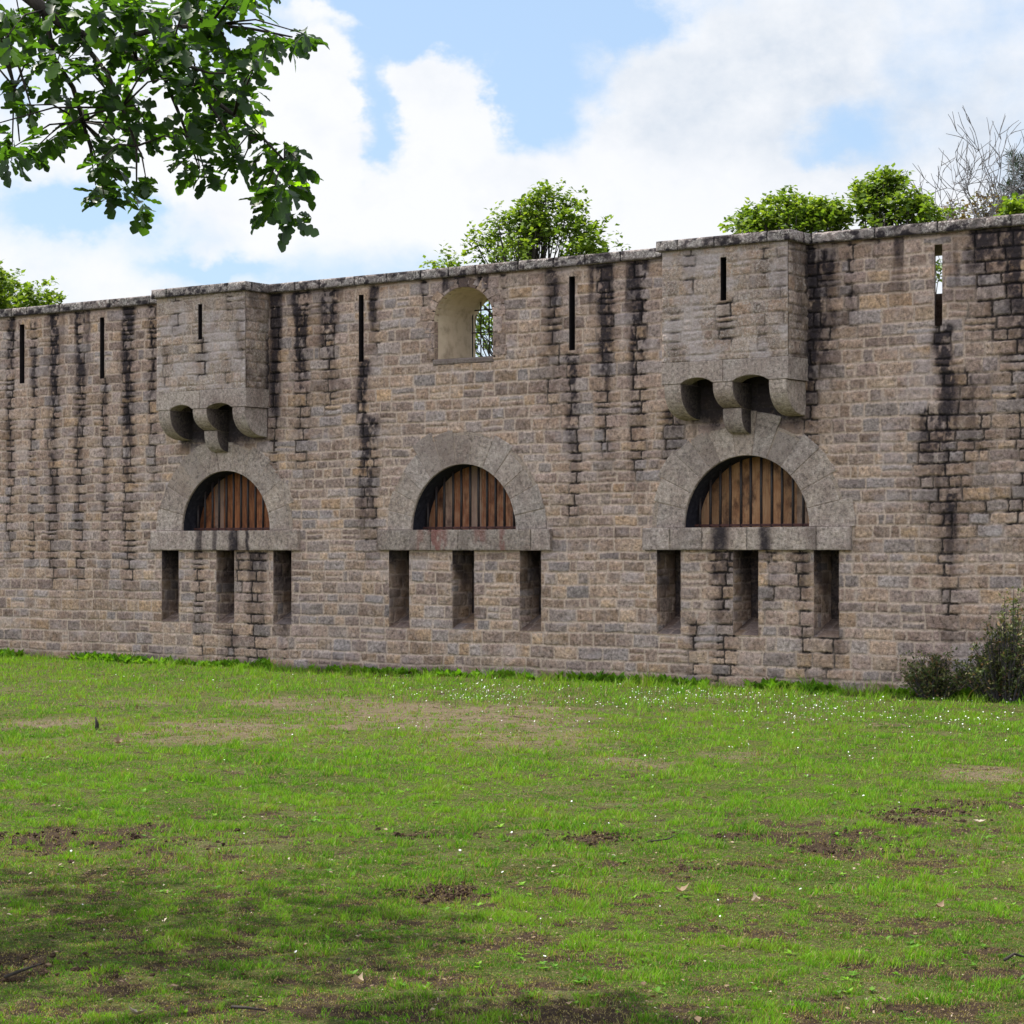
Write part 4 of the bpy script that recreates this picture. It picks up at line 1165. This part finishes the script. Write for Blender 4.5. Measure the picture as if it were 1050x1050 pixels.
def pine():
    b = base_of(1048, 20); root = empty('pine_tree', b)
    tag(root, 'dark grey green pine standing behind the wall at the far right edge', 'tree')
    B = Vector(b); top = at_plane(1048, 158, 20)[1]
    m = MB(); m.tube([B, B + Vector((0, 0, top * .5)), B + Vector((.1, 0, top))], [.22, .16, .03], 9)
    pts = []
    rd = random.Random(9)
    for i in range(150):
        z = top * (.45 + .53 * rd.random()); r = 1.3 * (1.15 - (z / top - .45) / .6) * rd.random() ** .5 + .1
        a = rd.random() * 6.28
        p = B + Vector((r * math.cos(a), r * math.sin(a), z + .25 * r)); pts.append(tuple(p))
        if i % 2 == 0: m.tube([B + Vector((0, 0, z - .1)), p], [.03, .01], 5)
    m.build('trunk', M_TWIG, root).matrix_parent_inverse = Matrix.Translation(-B)
    V, F, C = leaves_at(np.repeat(np.array(pts), 4, 0), 16, .22, (-.2, 1.4), .12, (0, 1), (.05, .09))
    link('crown', np_mesh('crown', V, [F], {'leaf': C}), M_PINE, root).matrix_parent_inverse = Matrix.Translation(-B)
pine()
def bare_tree():
    Y = 16; b = base_of(990, Y); root = empty('bare_tree', b)
    tag(root, 'leafless tree of fine grey twigs behind the wall near the right edge', 'tree')
    B = Vector(b); m = MB(); rd = random.Random(21)
    top = at_plane(985, 138, Y)[1]
    def grow(p, d, L, r, k):
        pts = [p]; q = p
        for i in range(3):
            d = (d + Vector((rd.gauss(0, .19), rd.gauss(0, .19), rd.gauss(.03, .12)))).normalized()
            q = q + d * L / 3; pts.append(q)
        m.tube(pts, [r, r * .85, r * .7, r * .55], 5 if k < 2 else 4)
        if k >= 5: return
        n = 3
        for i in range(n):
            ang = rd.uniform(.3, .8); az = rd.uniform(0, 6.28)
            s = d.cross(Vector((math.cos(az), math.sin(az), .2))).normalized()
            nd = (d * math.cos(ang) + s * math.sin(ang)); nd.z += .06
            grow(pts[rd.choice([1, 2, 3, 3]) if i else 3], nd.normalized(), L * rd.uniform(.6, .78), max(r * .55, .009), k + 1)
    m.tube([B, B + Vector((.05, 0, top * .3)), B + Vector((0, 0, top * .62))], [.17, .14, .10], 8)
    for (ax, az) in ((-.36, 1), (-.2, 1), (-.05, 1), (.1, 1), (.25, 1), (.36, 1)):
        grow(B + Vector((0, 0, top * rd.uniform(.54, .62))), Vector((ax * CS, ax * SN, az)).normalized(), top * .160, .042, 1)
    m.build('trunk', M_PALE, root).matrix_parent_inverse = Matrix.Translation(-B)
bare_tree()

# shrubs at the wall foot
def shrub(label, px, y, w, h, n, seed, tops):
    x, _ = at_plane(px, 600, y); B = Vector((x, y, 0)); rd = random.Random(seed)
    root = empty('shrub', B); tag(root, label, 'shrub', 'shrubs at the foot of the wall')
    m = MB(); pts = []
    for i in range(n):
        a = rd.random() * 6.28; r = w * rd.random() ** .6
        tx, ty = r * math.cos(a), r * math.sin(a) * .55
        hh = h * rd.uniform(.55, 1.0) * (1 - .45 * (r / w) ** 2)
        if tops: hh *= tops(tx)
        p0 = B + Vector((tx * .35, ty * .35, -.02)); p2 = B + Vector((tx, ty, hh)); p1 = p0.lerp(p2, .5) + Vector((rd.uniform(-.08, .08), rd.uniform(-.08, .08), .05))
        m.tube([p0, p1, p2], [.011, .008, .003], 4)
        for q in range(9):
            t = .15 + .85 * q / 8
            c = (p0.lerp(p1, t * 2) if t < .5 else p1.lerp(p2, t * 2 - 1))
            pts.append((c.x + rd.gauss(0, .05), c.y + rd.gauss(0, .05), c.z + rd.gauss(0, .04)))
    m.build('stems', M_TWIG, root).matrix_parent_inverse = Matrix.Translation(-B)
    V, F, C = leaves_at(np.array(pts), 6, .070, (-.3, 1.2), .05, (0, 1), (.35, .55))
    link('foliage', np_mesh('foliage', V, [F], {'leaf': C}), M_SHRUB, root).matrix_parent_inverse = Matrix.Translation(-B)
shrub('low dark olive shrub against the wall foot, left of the taller shrub', 957, -.55, .62, .72, 70, 41, None)
shrub('tall dark shrub with reddish shoot tips against the wall at the right edge', 1030, -.7, .75, 1.65, 120, 42, lambda x: .62 + .45 * sstep(-.5, .3, np.array(x)) )

# ------------------------------------------------------------------ the oak whose branch hangs into the view
def oak():
    rd = random.Random(77)
    T = 12.0
    base = CAM[0] + 11 * -SN - 5.2 * CS, CAM[1] + 11 * CS - 5.2 * SN
    B = Vector((base[0], base[1], 0)); root = empty('oak_tree', B)
    tag(root, 'oak tree whose leafy branch hangs into the top left corner of the view', 'tree')
    m = MB()
    def P(px, py, dt=0): return at_depth(px, py, T + dt)
    crotch = B + Vector((.1, .1, 3.6))
    m.tube([B + Vector((0, 0, -.1)), B + Vector((0, 0, .3)), B + Vector((.03, .02, 1.8)), crotch, B + Vector((.0, .2, 5.5)), B + Vector((.2, .1, 8.0))], [.50, .38, .32, .30, .2, .06], 14)
    main = [crotch, crotch.lerp(P(-60, -60), .5) + Vector((0, 0, .5)), P(-60, -70), P(10, -20), P(45, 10), P(75, 32), P(105, 45), P(140, 62), P(168, 78), P(205, 92), P(240, 118), P(268, 140), P(292, 165)]
    m.tube(main, [.17, .13, .07, .042, .034, .029, .025, .021, .018, .014, .010, .008, .005], 8)
    def br(pts, r): m.tube([P(*q) for q in pts], [r * (1 - .75 * i / (len(pts) - 1)) for i in range(len(pts))], 6)
    br([(45, 10), (55, 60, .1), (75, 90, .2), (85, 125, .3), (95, 160, .3), (120, 185, .3)], .02)
    br([(75, 32), (110, 75, -.2), (125, 110, -.3), (140, 150, -.3), (140, 190, -.3)], .016)
    br([(105, 45), (160, 30, .2), (215, 25, .3), (260, 30, .3), (300, 38, .3)], .02)
    br([(-10, -10, .2), (5, 50, .3), (15, 90, .4), (20, 145, .4)], .016)
    br([(5, 30, -.2), (20, 70, 0), (32, 110, 0), (28, 130, 0)], .01)
    br([(140, 62), (185, 65, -.2), (215, 75, -.2), (250, 75, -.2)], .014)
    br([(168, 78), (185, 120, .1), (198, 155, .1), (205, 175, .1)], .012)
    br([(205, 92), (230, 130, -.1), (248, 165, -.1)], .010)
    br([(10, -20), (90, -30, .3), (180, -25, .3), (250, -10, .3)], .03)
    m.tube([crotch, crotch + Vector((-1.2, -.6, 1.4)), crotch + Vector((-2.4, -1.0, 2.2))], [.16, .1, .03], 8)
    m.tube([crotch + Vector((0, .1, 1.0)), crotch + Vector((-.4, 1.4, 2.4)), crotch + Vector((-.6, 2.6, 3.0))], [.15, .1, .03], 8)
    m.tube([crotch + Vector((0, 0, .8)), crotch + Vector((.9, -1.2, 2.4)), crotch + Vector((1.6, -2.0, 3.2))], [.15, .1, .03], 8)
    clumps = [(20, 15, 24), (55, 5, 22), (5, 40, 18), (38, 40, 16), (95, 10, 22), (135, 8, 22), (170, 15, 22), (210, 12, 22), (245, 8, 18), (125, 40, 20), (155, 42, 20), (190, 45, 22), (222, 40, 20), (240, 60, 18), (70, 60, 14), (100, 65, 18), (30, 90, 13), (22, 108, 10), (55, 75, 12), (72, 100, 14), (105, 95, 16), (60, 55, 12),
              (85, 120, 14), (100, 140, 14), (120, 125, 14), (145, 108, 16), (150, 125, 10), (165, 60, 18), (205, 78, 18), (195, 95, 16), (225, 88, 18), (215, 110, 16), (250, 88, 16), (262, 66, 14), (240, 108, 14), (258, 115, 10), (190, 118, 9), (15, 150, 16), (12, 165, 12), (38, 150, 9), (48, 145, 9),
              (102, 165, 13), (118, 172, 13), (130, 190, 13), (142, 212, 11), (150, 185, 10), (98, 190, 12), (108, 205, 8), (145, 145, 12), (125, 150, 12), (72, 128, 10), (188, 160, 13), (205, 172, 12), (212, 182, 8), (198, 148, 8), (248, 162, 12), (255, 175, 10), (228, 135, 9), (242, 143, 10), (268, 140, 11),
              (280, 160, 12), (300, 152, 11), (312, 170, 12), (290, 182, 15), (300, 200, 16), (278, 205, 13), (307, 222, 12), (318, 190, 10), (285, 220, 9), (283, 36, 13), (300, 42, 13), (310, 34, 9), (270, 40, 12), (200, -15, 25), (120, -20, 25), (40, -25, 25), (260, -15, 20), (-20, 10, 25), (-25, 60, 20), (-15, 130, 14),
              (35, 62, 9), (178, 78, 12), (130, 75, 14), (88, 38, 14), (175, 130, 6)]
    cents = []
    for (px, py, r) in clumps:
        if px > 225 and py > 100: px -= 8; py -= 6
        n = max(2, int(r * r / (74 if not (px < 80 and py > 55) else 115)))
        dt = rd.uniform(-.5, .5)
        for i in range(n):
            a = rd.random() * 6.28; q = r * .70 * rd.random() ** .5
            c = P(px + q * math.cos(a), py + q * math.sin(a), dt + rd.uniform(-.25, .25)); cents.append(c)
        # a twig from the nearest branch point
        c0 = P(px, py, dt)
        near = min(main[3:] + [P(85, 125, .3), P(125, 110, -.3), P(215, 25, .3), P(15, 90, .4), P(198, 155, .1), P(140, 150, -.3), P(180, -25, .3)], key=lambda v: (v - c0).length)
        if 0.03 < (near - c0).length < 1.2:
            mid = near.lerp(c0, .5) + Vector((0, 0, .05))
            m.tube([near, mid, c0], [.007, .005, .003], 5)
    # the rest of the crown, above and to the left, out of the view; it shades the lawn
    for i in range(420):
        d = Vector((rd.gauss(0, 1), rd.gauss(0, 1), rd.gauss(0, 1))).normalized() * rd.random() ** .4
        c = B + Vector((d.x * 2.6 - 1.5 * CS, d.y * 2.6 - 1.5 * SN, 6.8 + d.z * 2.2))
        px, py, f = project(*c)
        if f > 1 and -130 < px < 1200 and py > -45: continue
        cents.append(c)
    lc = Vector((CAM[0] + 15.6 * -SN - 5.7 * CS, CAM[1] + 15.6 * CS - 5.7 * SN, 7.2))
    m.tube([crotch + Vector((0, 0, .4)), crotch.lerp(lc, .5) + Vector((0, 0, .5)), lc], [.15, .1, .03], 8)
    for i in range(760):
        d = Vector((rd.gauss(0, 1), rd.gauss(0, 1), rd.gauss(0, 1))).normalized() * rd.random() ** .4
        c = lc + Vector((d.x * 2.3, d.y * 2.3, d.z * 1.3))
        px, py, f = project(*c)
        if f > 1 and -110 < px < 1200 and py > -45: continue
        cents.append(c)
    m.build('trunk', M_BARK, root, True).matrix_parent_inverse = Matrix.Translation(-B)
    # lobed leaves
    half = [(0, .0), (.08, .03), (.19, .10), (.27, .165), (.34, .16), (.40, .09), (.47, .17), (.55, .265), (.64, .26), (.70, .15), (.76, .20), (.85, .205), (.94, .11), (1.0, .0)]
    tmpl = np.array([(t, 0, 0) for t in (0, .25, .5, .75, 1.0)])
    mids = [(t, 0.0) for t, _ in half]
    nH = len(half)
    Cn = np.array([tuple(c) for c in cents])
    k = 6
    Pn = np.repeat(Cn, k, 0); n = len(Pn)
    a = rng.uniform(0, 2 * pi, n); e = rng.uniform(-1.05, .25, n)
    D = np.stack([np.cos(a) * np.cos(e), np.sin(a) * np.cos(e), np.sin(e)], -1)
    S = norm(np.cross(D, np.array([0, 0, 1.0])) + rng.normal(0, .45, (n, 3))); S = norm(S - D * (S * D).sum(-1, keepdims=True)); N = np.cross(S, D)
    Pn = Pn + D * .012 + rng.normal(0, .012, (n, 3))
    L = rng.uniform(.085, .165, n)
    W = rng.uniform(.85, 1.15, n); fold = rng.uniform(.05, .5, n); bend = rng.uniform(-.1, .35, n)
    vs = []
    for (t, w) in half:
        base_ = Pn + D * (t * L)[:, None] - N * (bend * t * t * L)[:, None]
        for s in (-1, 0, 1):
            vs.append(base_ + S * (s * w * W * L)[:, None] + N * (abs(s) * w * fold * L)[:, None])
    V = np.stack(vs, 1)
    per = V.shape[1]
    V = V.reshape(-1, 3); i0 = per * np.arange(n)
    F = []
    for i in range(nH - 1):
        for s in (0, 1):
            q = i * 3 + s
            F.append(np.stack([i0 + q, i0 + q + 3, i0 + q + 4, i0 + q + 1], -1))
    C = np.clip(rng.beta(1.6, 2.6, n) * .62 + (rng.random(n) < .16) * rng.uniform(.2, .6, n), 0, 1); C4 = np.repeat(np.stack([C, C, C, np.ones(n)], -1), per, 0)
    link('foliage', np_mesh('foliage', V, [np.concatenate(F)], {'leaf': C4}), M_OAK, root).matrix_parent_inverse = Matrix.Translation(-B)
oak()

# ------------------------------------------------------------------ sky, sun
SUN_EL = math.radians(60); SUN_AZ = math.radians(-85.5)     # azimuth from +y towards +x: from the left, a little behind the wall
world = bpy.data.worlds.new('World'); scene.world = world; world.use_nodes = True
k = NT.__new__(NT); k.t = world.node_tree; k.t.nodes.clear()
sky = k.n('ShaderNodeTexSky', sky_type='NISHITA', sun_disc=False, sun_elevation=SUN_EL, sun_rotation=SUN_AZ, altitude=20, air_density=1.0, dust_density=1.2, ozone_density=1.5)
tc = k.n('ShaderNodeTexCoord'); sep = k.n('ShaderNodeSeparateXYZ'); k.t.links.new(tc.outputs['Generated'], sep.inputs[0])
az = k.math('ARCTAN2', sep.outputs[0], sep.outputs[1]); el = k.math('ARCSINE', sep.outputs[2])
HEAD = -PHI
def dirn(px, py):
    u = (px - 525) / FPX; ar = math.atan(u)
    return HEAD + ar, math.atan((HOR - py) / FPX * math.cos(ar))
comb = k.n('ShaderNodeCombineXYZ'); k.val(comb.inputs[0], az); k.val(comb.inputs[1], k.math('MULTIPLY', el, 1.25))
def wn(scale, detail=6, rough=.55, off=0):
    m = k.n('ShaderNodeMapping'); m.inputs['Location'].default_value = (off, off * .7, off * .3); k.t.links.new(comb.outputs[0], m.inputs[0])
    x = k.n('ShaderNodeTexNoise'); x.inputs['Scale'].default_value = scale; x.inputs['Detail'].default_value = detail; x.inputs['Roughness'].default_value = rough
    k.t.links.new(m.outputs[0], x.inputs['Vector']); return x.outputs[0]
w1 = wn(26, 5, .6, 3.1); w2 = wn(26, 5, .6, 9.7)
azw = k.math('ADD', az, k.math('MULTIPLY', k.math('SUBTRACT', w1, .5), .055))
elw = k.math('ADD', el, k.math('MULTIPLY', k.math('SUBTRACT', w2, .5), .045))
def blob(px, py, rx, ry, s):
    a, e = dirn(px, py)
    dx = k.math('DIVIDE', k.math('SUBTRACT', azw, a), rx / FPX); dy = k.math('DIVIDE', k.math('SUBTRACT', elw, e), ry / FPX)
    q = k.math('ADD', k.math('MULTIPLY', dx, dx), k.math('MULTIPLY', dy, dy))
    return k.math('MULTIPLY', k.math('EXPONENT', k.math('MULTIPLY', q, -1.0)), s)
cov = k.math('ADD', .55, k.math('MULTIPLY', k.math('SUBTRACT', wn(9, 7, .6, 1.0), .5), .9))
for b in [(470, 15, 170, 48, -.75), (385, 110, 34, 55, -.65), (400, 160, 22, 22, -.3), (560, 95, 55, 40, -.38), (860, 150, 60, 34, -.35), (100, 212, 70, 26, -.7), (222, 276, 60, 16, -.42), (640, 20, 40, 30, -.3), (30, 95, 30, 20, -.2), (520, 110, 20, 30, -.25),
          (330, 78, 58, 46, .75), (452, 105, 46, 42, .65), (345, 12, 70, 12, .35), (600, 210, 230, 60, .5), (250, 160, 160, 70, .35), (760, 60, 170, 70, .35), (800, 185, 60, 28, .4)]:
    cov = k.math('ADD', cov, blob(*b))
mask = k.rng(cov, .31, .70)
ms = k.n('ShaderNodeMath', operation='SMOOTHSTEP') if False else None
mask2 = k.math('MULTIPLY', k.math('MULTIPLY', mask, mask), k.math('SUBTRACT', 3.0, k.math('MULTIPLY', mask, 2.0)))
# thin veil everywhere near the horizon
shade = k.math('ADD', wn(14, 6, .6, 20.0), k.math('MULTIPLY', wn(40, 5, .6, 31.0), .4))
gz1 = k.math('ADD', blob(800, 70, 240, 75, .55), blob(960, 160, 170, 70, .5))
gz1 = k.math('ADD', gz1, blob(620, 130, 90, 30, .25))
gs = k.math('ADD', k.math('MULTIPLY', k.math('MULTIPLY', gz1, 1.7), k.rng(shade, .50, .82)), k.rng(wn(20, 5, .6, 44.0), .5, .75, 0, .34), clamp=True)
CL = 5.35
ccol = k.mix(gs, (CL * .985, CL * 1.0, CL * 1.03, 1), (CL * .70, CL * .775, CL * .88, 1))
skyc = k.mix(.62, sky.outputs[0], (2.95, 3.85, 5.3, 1))
# unseen clouds behind the viewer, brightened to throw more light on the wall
br = k.rng(sep.outputs[1], .35, -.45, 1.0, 2.1)
ccol = k.mix(1.0, ccol, k.n('ShaderNodeCombineColor').outputs[0], 'MULTIPLY') if False else ccol
vm = k.n('ShaderNodeVectorMath', operation='SCALE'); k.t.links.new(ccol, vm.inputs[0]); k.t.links.new(br, vm.inputs[3])
skyc = k.mix(1.0, skyc, (.90, .945, .955, 1), 'MULTIPLY')
col = k.mix(mask2, skyc, vm.outputs[0])
bg = k.n('ShaderNodeBackground'); k.val(bg.inputs[0], col); bg.inputs[1].default_value = .1
wo_ = k.n('ShaderNodeOutputWorld'); k.t.links.new(bg.outputs[0], wo_.inputs[0])

sl = bpy.data.lights.new('sun', 'SUN'); sl.energy = 4.6; sl.angle = math.radians(.6); sl.color = (1.0, .95, .86)
so = bpy.data.objects.new('sun', sl); COL.objects.link(so)
sd = Vector((math.sin(SUN_AZ) * math.cos(SUN_EL), math.cos(SUN_AZ) * math.cos(SUN_EL), math.sin(SUN_EL)))
so.rotation_euler = (-sd).to_track_quat('-Z', 'Y').to_euler(); so.location = (-20, 5, 40)

# ------------------------------------------------------------------ camera, output
cd = bpy.data.cameras.new('camera'); cam = bpy.data.objects.new('camera', cd); COL.objects.link(cam)
cam.location = CAM; cam.rotation_euler = (pi / 2, 0, PHI)
cd.sensor_width = 36; cd.sensor_fit = 'HORIZONTAL'; cd.lens = FPX / 1050 * 36
cd.shift_y = (HOR - 525) / 1050
cd.clip_end = 4000
scene.camera = cam
scene.render.engine = 'CYCLES'
scene.cycles.max_bounces = 6; scene.cycles.diffuse_bounces = 3; scene.cycles.glossy_bounces = 2; scene.cycles.transmission_bounces = 3
scene.view_settings.view_transform = 'Standard'; scene.view_settings.look = 'None'
scene.view_settings.exposure = 0.9; scene.view_settings.gamma = 1
scene.render.resolution_x = 1024; scene.render.resolution_y = 1024
